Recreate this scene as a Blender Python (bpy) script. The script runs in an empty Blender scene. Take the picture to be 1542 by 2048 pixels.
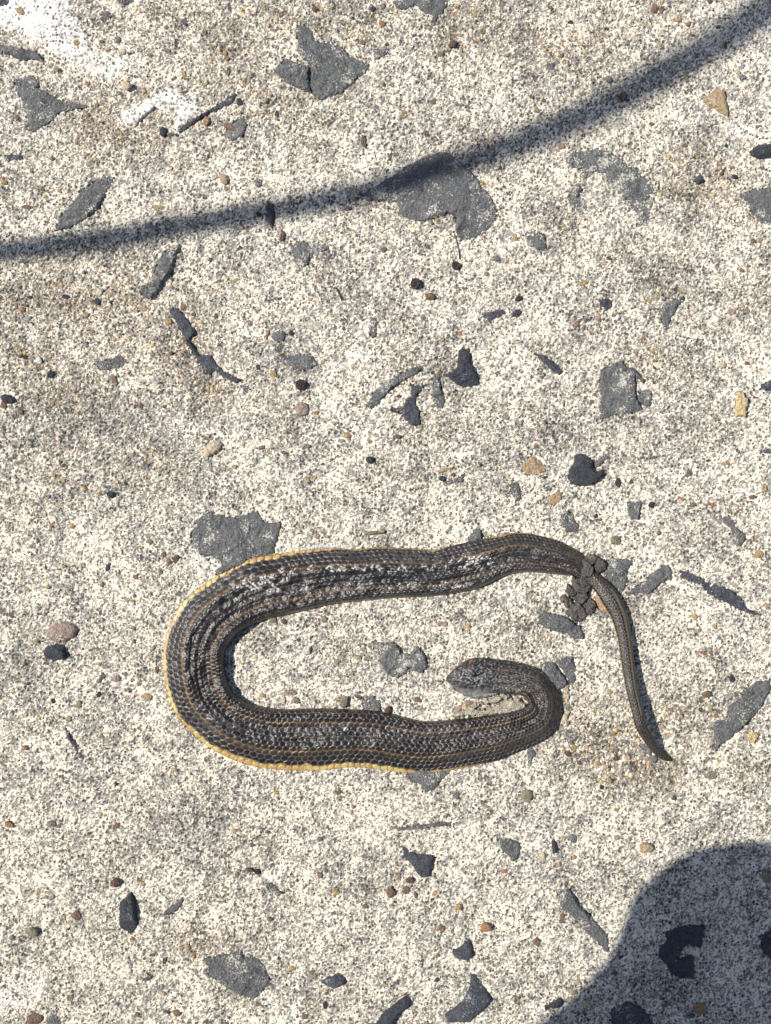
import bpy, bmesh, math, random
import numpy as np
from mathutils import Vector
from mathutils.geometry import delaunay_2d_cdt

random.seed(7); rng = np.random.default_rng(7)
C = bpy.context.scene.collection
MM = 0.001
H = 0.55                                   # camera height (m)
PX = 0.00025                               # one photograph pixel on the ground (m)
CX, CY = 771.0, 1024.0

# ------------------------------------------------------------------ camera
cd = bpy.data.cameras.new('camera'); cam = bpy.data.objects.new('camera', cd); C.objects.link(cam)
cam.location = (0, 0, H); cam.rotation_euler = (0, 0, 0)
cd.sensor_fit = 'VERTICAL'; cd.sensor_height = 24.0
cd.lens = 24.0 * H / (2048 * PX)
cd.clip_start = 0.005; cd.clip_end = 200
bpy.context.scene.camera = cam

# ------------------------------------------------------------------ light
SUN_EL, SUN_ROT_DEG = 50.0, 10.0           # shadows fall to the right and 10 degrees down the picture
sdir = Vector((math.cos(math.radians(SUN_EL)) * math.cos(math.radians(SUN_ROT_DEG)),
               -math.cos(math.radians(SUN_EL)) * math.sin(math.radians(SUN_ROT_DEG)),
               -math.sin(math.radians(SUN_EL))))          # direction the light travels
w = bpy.data.worlds.new('World'); bpy.context.scene.world = w; w.use_nodes = True
nt = w.node_tree; nt.nodes.clear()
sky = nt.nodes.new('ShaderNodeTexSky'); sky.sky_type = 'NISHITA'; sky.sun_disc = False
sky.sun_elevation = math.radians(SUN_EL)
sky.sun_rotation = math.atan2(-sdir.x, -sdir.y)
bg = nt.nodes.new('ShaderNodeBackground'); sky.dust_density = 1.2; sky.ozone_density = 1.9; bg.inputs['Strength'].default_value = 0.095
wo = nt.nodes.new('ShaderNodeOutputWorld')
nt.links.new(sky.outputs[0], bg.inputs[0]); nt.links.new(bg.outputs[0], wo.inputs[0])
sl = bpy.data.lights.new('sun', 'SUN'); sl.energy = 4.9; sl.angle = math.radians(0.65); sl.color = (1.0, 0.965, 0.905)
so = bpy.data.objects.new('sun', sl); C.objects.link(so)
so.rotation_euler = sdir.to_track_quat('-Z', 'Y').to_euler(); so.location = (-1, 0.2, 1.5)
vs = bpy.context.scene.view_settings
vs.view_transform = 'Standard'; vs.look = 'None'; vs.gamma = 1; vs.exposure = 0.47; vs.use_curve_mapping = False

# ------------------------------------------------------------------ helpers
def P(px, py, z=0.0):
    """a picture position at height z -> world"""
    k = (1 - z / H)
    return ((px - CX) * PX * k, (CY - py) * PX * k)

TILES = {'A': (0, 0, 2.965), 'B': (510, 0, 2.965), 'C': (1020, 0, 2.954), 'D': (0, 510, 2.965), 'E': (510, 510, 2.965),
         'F': (1020, 510, 2.954), 'G': (0, 1020, 2.965), 'H': (0, 1528, 2.965), 'J': (510, 1528, 2.965), 'K': (1020, 1528, 2.954),
         'I': (1020, 1020, 2.954), 'L': (510, 1150, 2.965), 'N': (850, 1280, 4.673), 'Q': (1000, 1040, 3.855),
         'R': (300, 1000, 3.6575), 'S': (650, 1040, 4.406), '_': (0, 0, 1.0)}
def T(tile, pts):
    ox, oy, s = TILES[tile]
    return [(ox + x / s, oy + y / s) for x, y in pts]

_perm = rng.permutation(4096)
_ga = rng.random(4096) * 2 * np.pi
def perlin(x, y, cell, seed=0):
    a = 0.6 + seed * 1.37
    xr = (x * math.cos(a) - y * math.sin(a)) / cell + 371.3 + seed * 17.7
    yr = (x * math.sin(a) + y * math.cos(a)) / cell + 213.9 + seed * 9.1
    xi = np.floor(xr).astype(np.int64); yi = np.floor(yr).astype(np.int64)
    fx = xr - xi; fy = yr - yi
    u = fx * fx * fx * (fx * (fx * 6 - 15) + 10); v = fy * fy * fy * (fy * (fy * 6 - 15) + 10)
    def g(ix, iy, dx, dy):
        h = _ga[_perm[(ix + _perm[iy & 4095]) & 4095]]
        return np.cos(h) * dx + np.sin(h) * dy
    n00 = g(xi, yi, fx, fy); n10 = g(xi + 1, yi, fx - 1, fy)
    n01 = g(xi, yi + 1, fx, fy - 1); n11 = g(xi + 1, yi + 1, fx - 1, fy - 1)
    return ((n00 * (1 - u) + n10 * u) * (1 - v) + (n01 * (1 - u) + n11 * u) * v) * 1.5
def sstep(a, b, x):
    t = np.clip((x - a) / (b - a), 0, 1); return t * t * (3 - 2 * t)

def poly_sd(pts, X, Y):
    """signed distance to polygon, positive inside; X, Y any shape"""
    n = len(pts); d = np.full(X.shape, 1e9); ins = np.zeros(X.shape, bool)
    for i in range(n):
        x0, y0 = pts[i]; x1, y1 = pts[(i + 1) % n]
        ex, ey = x1 - x0, y1 - y0
        t = np.clip(((X - x0) * ex + (Y - y0) * ey) / (ex * ex + ey * ey + 1e-18), 0, 1)
        d = np.minimum(d, np.hypot(X - x0 - t * ex, Y - y0 - t * ey))
        c = ((y0 > Y) != (y1 > Y)) & (X < (x1 - x0) * (Y - y0) / ((y1 - y0) if y1 != y0 else 1e-18) + x0)
        ins ^= c
    return np.where(ins, d, -d)

def link(name, me, mat=None, parent=None, smooth=False):
    o = bpy.data.objects.new(name, me); C.objects.link(o)
    if mat is not None and len(me.materials) == 0: me.materials.append(mat)
    if parent is not None: o.parent = parent
    if smooth: me.polygons.foreach_set('use_smooth', [True] * len(me.polygons))
    return o
def tag(o, label=None, cat=None, group=None, kind=None):
    if label: o['label'] = label
    if cat: o['category'] = cat
    if group: o['group'] = group
    if kind: o['kind'] = kind
    return o
def empty(name, loc):
    o = bpy.data.objects.new(name, None); C.objects.link(o); o.location = loc; o.empty_display_size = .01; return o
def fast_mesh(name, V, F, smooth=True, quads=True):
    """V (n,3) float, F (m,k) int"""
    me = bpy.data.meshes.new(name); k = F.shape[1]
    me.vertices.add(len(V)); me.vertices.foreach_set('co', V.astype(np.float32).ravel())
    me.loops.add(F.size); me.loops.foreach_set('vertex_index', F.astype(np.int32).ravel())
    me.polygons.add(len(F)); me.polygons.foreach_set('loop_start', np.arange(0, F.size, k, dtype=np.int32))
    try: me.polygons.foreach_set('loop_total', np.full(len(F), k, dtype=np.int32))
    except Exception: pass
    me.polygons.foreach_set('use_smooth', np.full(len(F), smooth, dtype=bool))
    me.update(calc_edges=True); return me
def col_attr(me, name, A):
    a = me.attributes.new(name, 'FLOAT_COLOR', 'POINT')
    if A.shape[1] == 3: A = np.hstack([A, np.ones((len(A), 1))])
    a.data.foreach_set('color', A.astype(np.float32).ravel())

# ------------------------------------------------------------------ materials
def mat(name):
    m = bpy.data.materials.new(name); m.use_nodes = True
    n = m.node_tree.nodes; b = n['Principled BSDF']; return m, m.node_tree, n, b
def pos_node(nt_, n):
    g = n.new('ShaderNodeNewGeometry'); return g.outputs['Position']
def noise(nt_, n, vec, scale, detail=3, rough=.6, dist=0):
    t = n.new('ShaderNodeTexNoise'); t.inputs['Scale'].default_value = scale; t.inputs['Detail'].default_value = detail
    t.inputs['Roughness'].default_value = rough; t.inputs['Distortion'].default_value = dist
    nt_.links.new(vec, t.inputs['Vector']); return t.outputs['Fac']
def ramp(nt_, n, fac, stops):
    r = n.new('ShaderNodeValToRGB'); e = r.color_ramp.elements
    while len(e) < len(stops): e.new(0.5)
    for k, (p, c) in enumerate(stops):
        e[k].position = p; e[k].color = (*c, 1) if len(c) == 3 else c
    nt_.links.new(fac, r.inputs['Fac']); return r.outputs['Color']
def mix(nt_, n, fac, a, b, mode='MIX'):
    m = n.new('ShaderNodeMix'); m.data_type = 'RGBA'; m.blend_type = mode
    for s, v in ((0, fac), (6, a), (7, b)):
        if isinstance(v, (int, float)): m.inputs[s].default_value = v
        elif isinstance(v, tuple): m.inputs[s].default_value = (*v, 1)
        else: nt_.links.new(v, m.inputs[s])
    return m.outputs[2]
def bump(nt_, n, b, h, dist, strength=1.0):
    bp = n.new('ShaderNodeBump'); bp.inputs['Distance'].default_value = dist; bp.inputs['Strength'].default_value = strength
    nt_.links.new(h, bp.inputs['Height']); nt_.links.new(bp.outputs[0], b.inputs['Normal'])

def math_(t, n, op, a, b=None):
    m = n.new('ShaderNodeMath'); m.operation = op
    for k, v in enumerate((a, b)):
        if v is None: continue
        if isinstance(v, (int, float)): m.inputs[k].default_value = v
        else: t.links.new(v, m.inputs[k])
    return m.outputs[0]
def stone_mat(name, dark, light, dust=.35, rough=.75, spec=.3, scale=900, dustcol=(.60, .56, .47)):
    m, t, n, b = mat(name); p = pos_node(t, n)
    a = noise(t, n, p, scale * 1.25, 5, .8, .3); a2 = noise(t, n, p, scale * .2, 3, .6)
    dk = tuple(v * .42 for v in dark); lt = tuple(min(.85, v * 1.25) for v in light)
    c = ramp(t, n, a, [(.30, dk), (.47, dark), (.60, light), (.74, lt)])
    c = mix(t, n, math_(t, n, 'MULTIPLY', ramp(t, n, a2, [(.35, (0, 0, 0)), (.7, (1, 1, 1))]), .5), c, light)
    d = noise(t, n, p, scale * 1.15, 3, .7); d2 = noise(t, n, p, scale * .11, 3, .65)
    sm = math_(t, n, 'ADD', d, math_(t, n, 'MULTIPLY', d2, .9))
    th = 1.22 - .42 * dust
    if dust > 0: c = mix(t, n, ramp(t, n, sm, [(min(.995, th * .5 + .28), (0, 0, 0)), (min(1, th * .5 + .31), (1, 1, 1))]) if False else ramp(t, n, math_(t, n, 'SUBTRACT', sm, th - .5), [(.5, (0, 0, 0)), (.55, (1, 1, 1))]), c, dustcol)
    t.links.new(c, b.inputs['Base Color']); b.inputs['Roughness'].default_value = rough
    b.inputs['Specular IOR Level'].default_value = spec
    hb = math_(t, n, 'ADD', noise(t, n, p, scale * 1.1, 5, .75), math_(t, n, 'MULTIPLY', noise(t, n, p, scale * .3, 4, .6), 2.2))
    bump(t, n, b, hb, .0019, 1.0); return m
M = {}
M['slate'] = stone_mat('slate_grey_stone', (.094, .095, .095), (.215, .214, .208), .38)
M['slate2'] = stone_mat('dusty_grey_stone', (.098, .099, .097), (.23, .229, .22), .46)
M['black'] = stone_mat('black_rock', (.022, .024, .031), (.080, .086, .102), .22, .6, .45, 1100, (.32, .33, .35))
M['black2'] = stone_mat('dark_blue_grey_rock', (.040, .043, .054), (.120, .126, .142), .30, .6, .4, 1000, (.35, .35, .36))
def peb(name, d, l, rough=.6, spec=.4, dust=.12): M[name] = stone_mat(name + '_pebble', d, l, dust, rough, spec, 900)
peb('beige', (.50, .39, .26), (.74, .62, .45), .8, .2); peb('tan', (.34, .235, .13), (.56, .41, .25), .7)
peb('ochre', (.32, .21, .075), (.56, .40, .17), .45, .5); peb('orange', (.27, .14, .07), (.48, .28, .15), .6)
peb('brown', (.14, .085, .055), (.30, .19, .12), .6); peb('dkbrown', (.022, .014, .011), (.060, .036, .026), .35, .6, .05)
peb('redbrown', (.085, .048, .038), (.20, .115, .085), .5); peb('olive', (.17, .145, .095), (.36, .315, .22), .4, .5)
peb('pink', (.28, .19, .155), (.46, .34, .29), .6, .4, .3); peb('grey', (.12, .12, .12), (.27, .265, .25), .6, .3, .3)
peb('dark', (.022, .025, .03), (.07, .073, .08), .6); peb('cream', (.50, .45, .36), (.74, .69, .58), .8, .2)
peb('amber', (.10, .035, .012), (.28, .11, .04), .18, .7, .03)
M['wood'] = stone_mat('split_wood', (.46, .33, .17), (.68, .54, .32), .05, .8, .2, 500)
M['twig'] = stone_mat('greenish_twig', (.20, .19, .10), (.36, .34, .20), .1, .8, .2, 700)
M['debris'] = stone_mat('dry_brown_debris', (.062, .056, .051), (.19, .172, .155), .36, .8, .3, 1000, (.30, .24, .18))
M['stem'] = stone_mat('dry_stem', (.09, .07, .045), (.2, .16, .1), .1, .8, .2, 700)
M['white'] = stone_mat('shed_skin', (.66, .62, .58), (.82, .79, .75), .3, .6, .4, 700, (.8, .78, .75))

def attr_mat(name, rough=.8, spec=.3, finebump=.0002, scale=1500, fine_mix=.35):
    m, t, n, b = mat(name)
    a = n.new('ShaderNodeAttribute'); a.attribute_name = 'tint'; a.attribute_type = 'GEOMETRY'
    p = pos_node(t, n); f = noise(t, n, p, scale, 3, .65)
    g = ramp(t, n, f, [(.3, (1 - fine_mix,) * 3), (.7, (1 + fine_mix * .35,) * 3)])
    c = mix(t, n, 1.0, a.outputs['Color'], g, 'MULTIPLY')
    t.links.new(c, b.inputs['Base Color']); b.inputs['Roughness'].default_value = rough
    b.inputs['Specular IOR Level'].default_value = spec
    bump(t, n, b, f, finebump, .8); return m, t, n, b, a

# ------------------------------------------------------------------ layout of what is set in the concrete
# (tile, outline, material, cement cover 0..1, height mm, label)
STONES = [
 ('A', [(80,470),(190,445),(230,480),(225,520),(300,560),(370,600),(440,605),(530,630),(430,645),(350,660),(310,710),(250,745),(190,780),(165,720),(140,620),(115,560)], 'slate', .15, .5, 'smooth grey triangular stone with a tail pointing right, set in the concrete'),
 ('A', [(700,1030),(600,1050),(540,1090),(480,1130),(440,1190),(390,1250),(345,1290),(335,1350),(310,1370),(400,1350),(470,1310),(530,1270),(580,1230),(620,1170),(640,1120),(680,1070)], 'slate', .12, .9, 'leaf-shaped grey stone just above the left end of the shadow band'),
 ('A', [(1050,780),(1110,730),(1190,680),(1260,640),(1330,600),(1390,550),(1402,560),(1375,610),(1290,655),(1220,685),(1150,730),(1080,775)], 'black2', .1, .5, None),
 ('A', [(20,915),(120,918),(128,940),(40,955)], 'black2', .1, .5, None),
 ('A', [(-40,250),(60,280),(130,285),(220,310),(270,365),(200,350),(110,355),(60,320),(-40,310)], 'slate', .1, 1.2, None),
 ('A', [(-30,-30),(70,-30),(55,25),(0,40),(-30,30)], 'black2', .1, .6, None),
 ('A', [(700,-40),(800,-40),(790,12),(740,25),(700,10)], 'slate', .2, .5, None),
 ('A', [(600,80),(640,60),(660,90),(640,125),(605,115)], 'slate2', .4, .3, None),
 ('A', [(900,640),(925,612),(925,640),(850,700),(800,752),(790,740)], 'black2', .1, .3, None),
 ('B', [(245,150),(300,150),(345,190),(350,240),(420,250),(520,270),(560,330),(640,360),(690,385),(650,430),(600,470),(540,520),(520,550),(440,570),(390,585),(345,555),(328,480),(330,390),(300,350),(280,350),(255,290),(250,200)], 'slate', .18, 1.0, 'large jagged grey stone like a star near the top edge'),
 ('B', [(322,385),(318,470),(330,545),(270,520),(200,490),(150,450),(110,410),(190,340),(250,370),(285,385)], 'slate', .15, 1.9, None),
 ('B', [(830,-40),(1180,-40),(1150,0),(1130,40),(1085,90),(1070,125),(1050,90),(990,70),(960,30),(880,55),(835,45)], 'slate', .2, .5, None),
 ('B', [(700,290),(760,290),(840,275),(780,310),(730,350),(710,360)], 'slate2', .3, .6, None),
 ('B', [(740,1090),(850,1020),(950,960),(1010,930),(1090,900),(1160,910),(1210,960),(1260,1000),(1330,1070),(1340,1110),(1390,1150),(1430,1220),(1430,1300),(1380,1360),(1300,1410),(1220,1430),(1190,1370),(1200,1290),(1150,1260),(1080,1290),(1000,1310),(900,1290),(860,1260),(850,1200),(760,1190),(700,1180),(620,1150),(680,1130)], 'slate', .50, .6, 'largest grey stone, lying partly in the dark shadow band'),
 ('B', [(70,1190),(110,1210),(115,1290),(100,1360),(75,1300)], 'black2', .1, .8, None),
 ('_', [(578,492),(611,482),(645,488),(658,496),(625,510),(612,530),(595,547),(590,530),(588,510)], 'slate2', .3, .4, None),
 ('B', [(1000,668),(1030,660),(1048,690),(1025,712),(1000,700)], 'slate2', .3, .3, None),
 ('B', [(5,1065),(40,1062),(50,1090),(25,1108),(5,1095)], 'slate2', .4, .3, None),
 ('C', [(330,930),(380,895),(520,880),(600,895),(660,940),(700,985),(790,1030),(890,1080),(870,1140),(845,1200),(840,1270),(800,1340),(760,1390),(750,1350),(760,1270),(720,1190),(670,1150),(600,1090),(560,1020),(500,1010),(450,1060),(420,1040),(430,990),(370,990),(340,960)], 'slate2', .46, .6, 'boomerang-shaped grey stone half hidden by cement, right of the largest stone'),
 ('C', [(340,1130),(400,1080),(430,1120),(400,1160),(470,1190),(450,1250),(430,1300),(370,1270),(380,1200)], 'slate2', .5, .4, None),
 ('C', [(110,1400),(190,1370),(215,1420),(210,1480),(150,1470)], 'slate', .3, .7, None),
 ('C', [(1360,1145),(1440,1115),(1580,1095),(1580,1340),(1480,1310),(1430,1240),(1400,1180)], 'slate', .25, .6, None),
 ('C', [(215,370),(260,380),(262,430),(235,430)], 'slate2', .35, .4, None),
 ('_', [(362,490),(335,497),(318,520),(308,545),(300,565),(275,573),(287,592),(300,598),(318,580),(330,560),(345,535),(352,510)], 'slate2', .1, 2.2, 'narrow grey stone standing proud below the left part of the shadow band'),
 ('D', [(1000,320),(1040,310),(1070,330),(1150,430),(1160,470),(1120,510),(1150,540),(1180,600),(1250,590),(1280,650),(1340,700),(1440,740),(1400,760),(1340,730),(1270,680),(1240,710),(1215,700),(1190,650),(1150,590),(1100,510),(1060,430),(1020,360)], 'black2', .15, 1.0, 'long thin dark stone slanting down to the right with a pale edge'),
 ('D', [(560,640),(640,620),(720,600),(760,640),(700,670),(600,680)], 'slate2', .7, .2, None),
 ('E', [(670,870),(700,820),(800,740),(870,700),(930,665),(1000,670),(950,710),(860,760),(800,800),(740,870),(690,915),(665,900)], 'slate', .15, 1.2, 'long straight grey sliver of stone slanting up to the right in the middle'),
 ('E', [(920,760),(960,770),(1040,760),(990,800),(960,830),(950,870),(980,920),(985,1000),(950,1015),(900,980),(870,940),(820,930),(795,890),(850,910),(880,900),(900,850),(930,840)], 'black2', .15, 1.0, None),
 ('E', [(1060,740),(1115,670),(1095,740),(1110,820),(1130,860),(1110,910),(1070,900),(1050,830)], 'slate', .15, 1.0, None),
 ('E', [(170,610),(240,580),(340,600),(370,650),(320,680),(240,680),(200,640)], 'slate2', .6, .3, None),
 ('E', [(690,360),(725,380),(715,480),(690,490),(675,430)], 'slate2', .45, .3, None),
 ('E', [(1100,1345),(1180,1332),(1240,1305),(1232,1338),(1150,1362)], 'slate2', .25, .4, None),
 ('E', [(1370,350),(1430,330),(1480,325),(1490,345),(1430,370),(1395,400),(1375,380)], 'black2', .15, .8, None),
 ('F', [(540,685),(600,650),(660,625),(690,660),(730,665),(770,710),(800,760),(740,720),(745,780),(750,850),(770,880),(790,910),(700,935),(620,945),(545,965),(530,900),(545,830),(530,760)], 'slate', .08, .9, 'blocky grey stone with a straight lower edge at right of centre'),
 ('F', [(760,820),(800,795),(835,800),(840,850),(830,890),(790,890),(760,860)], 'slate2', .15, .7, None),
 ('F', [(150,585),(200,590),(240,620),(290,660),(310,690),(290,705),(250,680),(210,640),(170,610)], 'black2', .1, 1.0, None),
 ('F', [(520,260),(570,255),(600,270),(605,300),(580,325),(540,300)], 'black2', .1, 1.0, None),
 ('F', [(920,270),(1030,255),(990,310),(960,360),(940,420),(930,450),(905,400),(890,330)], 'slate', .3, .6, None),
 ('F', [(1470,770),(1580,720),(1580,810),(1500,795)], 'black2', .1, .8, None),
 ('_', [(1255,1003),(1287,1002),(1283,1015),(1279,1040),(1262,1038),(1257,1020)], 'slate', .15, .9, None),
 ('F', [(10,1340),(50,1345),(65,1390),(70,1440),(50,1460),(20,1430),(0,1380)], 'slate', .2, .9, None),
 ('F', [(1020,1310),(1070,1265),(1085,1295),(1050,1315)], 'slate', .2, .5, None),
 ('F', [(1320,1160),(1350,1150),(1395,1165),(1350,1175)], 'slate', .2, .5, None),
 ('F', [(1470,1165),(1510,1145),(1580,1150),(1580,1170),(1510,1172)], 'black2', .2, .5, None),
 ('F', [(490,1230),(545,1185),(585,1170),(590,1190),(540,1240),(500,1262)], 'slate2', .35, .5, None),
 ('I', [(300,60),(330,0),(370,20),(385,70),(410,95),(400,130),(350,130),(310,100)], 'slate2', .25, .8, None),
 ('R', [(300,250),(340,130),(440,85),(540,110),(620,130),(720,100),(780,75),(800,110),(830,160),(900,170),(955,165),(945,220),(925,300),(905,390),(830,420),(760,420),(680,470),(580,520),(480,560),(500,500),(540,460),(440,410),(400,420),(310,360)], 'slate', .22, 1.1, 'broad grey stone touching the upper left bend of the snake'),
 ('G', [(385,1290),(410,1320),(450,1380),(480,1430),(500,1490),(470,1460),(440,1410),(400,1350)], 'black2', .15, .3, None),
 ('G', [(565,1015),(610,975),(625,985),(600,1020),(575,1030)], 'slate2', .3, .4, None),
 ('H', [(1085,785),(1080,840),(1040,880),(990,900),(960,895),(1000,860),(1040,830)], 'slate', .15, .9, None),
 ('_', [(408,1919),(435,1912),(465,1909),(479,1899),(489,1916),(509,1916),(527,1929),(540,1963),(530,1977),(510,1997),(506,2000),(479,1990),(438,1966),(418,1950),(416,1929)], 'slate', .14, .9, 'large dark grey stone near the bottom, left of centre'),
 ('H', [(835,1290),(890,1245),(910,1260),(880,1285)], 'black2', .2, .5, None),
 ('H', [(285,1450),(320,1470),(375,1570),(270,1570)], 'slate', .2, .6, None),
 ('J', [(890,60),(960,35),(1060,30),(1160,20),(1150,60),(1110,90),(1070,140),(1020,170),(980,120),(920,110)], 'slate2', .2, .7, 'grey stone sticking out below the lower loop of the snake'),
 ('J', [(835,375),(900,372),(1000,360),(1060,350),(1130,342),(1165,345),(1165,368),(1080,372),(980,385),(900,392),(850,400)], 'slate', .1, .5, 'thin straight dark bar of stone lying level below the snake'),
 ('J', [(1170,160),(1210,160),(1220,210),(1190,210)], 'slate2', .4, .4, None),
 ('_', [(997,1677),(1009,1676),(1037,1684),(1042,1697),(1037,1717),(1028,1724),(1018,1712),(1001,1697)], 'slate', .12, .9, None),
 ('J', [(65,710),(100,710),(140,750),(175,770),(130,780),(85,750)], 'slate', .15, .6, None),
 ('J', [(340,470),(360,450),(410,425),(415,440),(370,475)], 'slate', .2, .6, None),
 ('J', [(820,1310),(850,1280),(868,1290),(850,1312)], 'slate2', .2, .6, None),
 ('K', [(280,750),(340,735),(390,790),(410,840),(470,890),(520,950),(580,1010),(585,1060),(590,1120),(560,1110),(500,1040),(430,980),(370,900),(300,840)], 'slate', .12, 1.3, 'long grey stone slanting down to the right beside the rounded shadow'),
 ('K', [(1020,960),(1090,950),(1150,960),(1130,1090),(1090,1080),(1060,1060),(1010,1100),(1000,1150),(1070,1130),(1090,1150),(1085,1270),(1010,1275),(960,1240),(920,1180),(880,1130),(890,1080),(930,1050),(920,1000)], 'black', .12, .9, 'black notched stone inside the rounded shadow at lower right'),
 ('K', [(600,1450),(700,1410),(780,1440),(830,1500),(850,1570),(600,1570)], 'black2', .3, .6, None),
 ('K', [(1470,1020),(1580,960),(1580,1180),(1500,1120)], 'black', .1, .9, None),
 ('I', [(560,380),(565,310),(600,290),(735,290),(700,350),(690,430),(660,500),(620,480),(590,430)], 'slate', .18, .7, 'grey wedge-shaped stone right beside the dry debris where the tail begins'),
 ('I', [(690,495),(760,450),(810,430),(830,380),(900,335),(940,330),(965,370),(950,410),(880,440),(820,500),(770,490),(720,500)], 'slate', .25, .6, None),
 ('I', [(1000,360),(1060,370),(1140,405),(1200,440),(1300,470),(1380,530),(1400,580),(1490,625),(1450,620),(1390,605),(1330,575),(1250,535),(1180,500),(1120,440),(1020,410)], 'black2', .3, .6, None),
 ('I', [(1245,30),(1300,30),(1340,100),(1400,150),(1390,180),(1360,220),(1330,190),(1310,120),(1270,80)], 'slate2', .3, .6, None),
 ('I', [(170,640),(210,600),(270,620),(330,630),(370,660),(420,690),(450,760),(380,765),(340,730),(280,720),(230,700),(170,670)], 'slate', .1, 1.4, 'dark grey stone just below the dry debris, inside the curve of the tail'),
 ('I', [(200,905),(250,898),(268,905),(300,950),(330,1000),(350,1035),(310,1060),(280,1070),(230,1000),(190,960)], 'slate', .15, 1.8, 'cracked grey stone pressed against the bend of the neck'),
 ('I', [(272,890),(310,880),(370,868),(385,930),(392,990),(372,1030),(340,990),(305,940)], 'slate2', .2, .6, None),
 ('I', [(350,1350),(340,1310),(390,1295),(400,1350),(360,1380)], 'slate2', .3, .4, None),
 ('I', [(1210,1250),(1290,1240),(1290,1170),(1310,1145),(1360,1120),(1400,1060),(1460,1010),(1500,1015),(1535,1010),(1542,1050),(1500,1140),(1440,1220),(1370,1280),(1300,1350),(1240,1390),(1215,1425),(1210,1340)], 'slate', .2, .9, 'long ragged grey stone near the right edge, slanting up beside the wood chip'),
 ('I', [(100,1420),(130,1410),(150,1440),(120,1510)], 'slate2', .3, .4, None),
 ('L', [(705,390),(760,400),(820,395),(860,430),(860,460),(920,470),(960,420),(1000,460),(1015,500),(1030,540),(990,585),(940,570),(910,550),(900,580),(850,610),(800,600),(760,560),(740,510),(705,450)], 'slate2', .08, 1.5, 'bow-tie shaped grey stone inside the coil left of the snake head'),
 ('L', [(640,770),(700,715),(740,745),(750,810),(700,820),(640,810)], 'slate2', .3, .5, None),
 ('S', [(1240,175),(1290,130),(1330,75),(1355,68),(1378,90),(1382,175),(1300,200)], 'slate', .1, 1.3, None),
 ('_', [(1131,1372),(1137,1370),(1140,1395),(1138,1412),(1131,1405)], 'beige', .1, .9, None),
 ('_', [(1122,1440),(1132,1420),(1140,1424),(1136,1440),(1126,1450)], 'beige', .2, .7, None),
 ('F', [(75,1230),(130,1190),(180,1210),(210,1275),(160,1295),(105,1300),(75,1270)], 'tan', .5, .4, None),
 ('F', [(215,1440),(250,1410),(310,1400),(300,1450),(260,1480)], 'tan', .2, .8, None),
 ('Q', [(740,560),(800,600),(850,680),(865,722),(780,705),(735,640)], 'tan', .12, .8, None),
 ('I', [(750,1400),(800,1375),(850,1400),(835,1450),(780,1440)], 'grey', .2, .7, None),
 ('C', [(600,720),(650,705),(672,740),(640,770),(608,755)], 'cream', .3, .3, None),
 ('A', [(1370,740),(1430,700),(1470,730),(1440,800),(1380,830),(1330,800)], 'grey', .5, .2, None),
]
WHITE = [   # smooth white paste still on the concrete: (tile, outline, strength)
 ('A', [(720,660),(790,620),(900,575),(1000,520),(1080,560),(1180,560),(1215,640),(1150,710),(1050,770),(1020,690),(985,650),(920,640),(850,700),(800,750),(720,740),(690,700)], 1.25),
 ('A', [(-60,-60),(400,-60),(470,150),(540,230),(520,310),(420,380),(330,340),(250,250),(120,210),(-60,200)], .95),
 ('A', [(330,330),(520,300),(820,300),(880,360),(800,420),(640,490),(560,450),(440,400)], .55),
 ('B', [(1215,180),(1290,230),(1330,300),(1300,390),(1260,300),(1220,260)], .8),
 ('G', [(1110,280),(1180,230),(1290,230),(1380,310),(1240,390),(1150,400),(1100,340)], .5),
 ('D', [(150,380),(230,350),(380,420),(300,500),(170,560),(120,480)], .35),
 ('E', [(520,580),(640,540),(720,560),(640,620),(540,630)], .5),
 ('H', [(940,180),(1080,160),(1100,240),(960,330)], .3),
 ('C', [(1250,680),(1420,740),(1542,700),(1542,800),(1380,860),(1260,780)], .35),
 ('C', [(1250,250),(1542,120),(1580,420),(1400,420)], .3),
 ('H', [(-60,1250),(200,1180),(300,1300),(250,1400),(0,1480),(-60,1400)], .55),
]
SANDY = [   # worn hollows where sand grains show (x, y, rx, ry, amount) in photograph pixels
 (235,250,130,70,1.0),(60,350,90,60,.4),(330,30,120,60,.6),(460,130,90,110,.7),(640,40,200,50,.7),(940,60,90,70,.8),
 (560,200,90,60,.8),(640,250,60,70,.4),(1130,90,150,90,.5),(1240,40,130,40,.5),(1400,360,90,70,.9),(1450,420,90,40,.6),
 (160,590,220,70,1.0),(70,700,90,90,.7),(250,680,150,80,.6),(370,690,60,90,1.0),(410,780,50,40,.9),(120,780,90,60,.8),
 (830,420,160,60,.45),(960,310,60,60,.5),(1310,720,60,40,.9),(1100,440,80,60,.4),(870,850,60,30,.7),(560,810,40,40,.6),
 (300,940,60,60,.5),(110,920,60,60,.6),(60,1010,90,30,.4),(1220,1500,140,90,.85),(1150,1430,50,60,.8),(1380,1440,90,70,.7),(1300,1540,100,50,.9),
 (400,1890,60,30,.9),(250,1720,50,30,.4),(1500,1540,60,40,.7),(1050,1280,70,60,.4),(500,1290,50,60,.35),(960,1300,80,30,.35),
 (560,1060,80,30,.5),(1300,1210,60,60,.3),(1340,590,60,70,.35),(1500,610,60,60,.4),(860,770,60,60,.3),(780,1780,60,30,.4),(970,1500,20,20,.1),(700,1300,70,70,.25),
]
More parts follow.
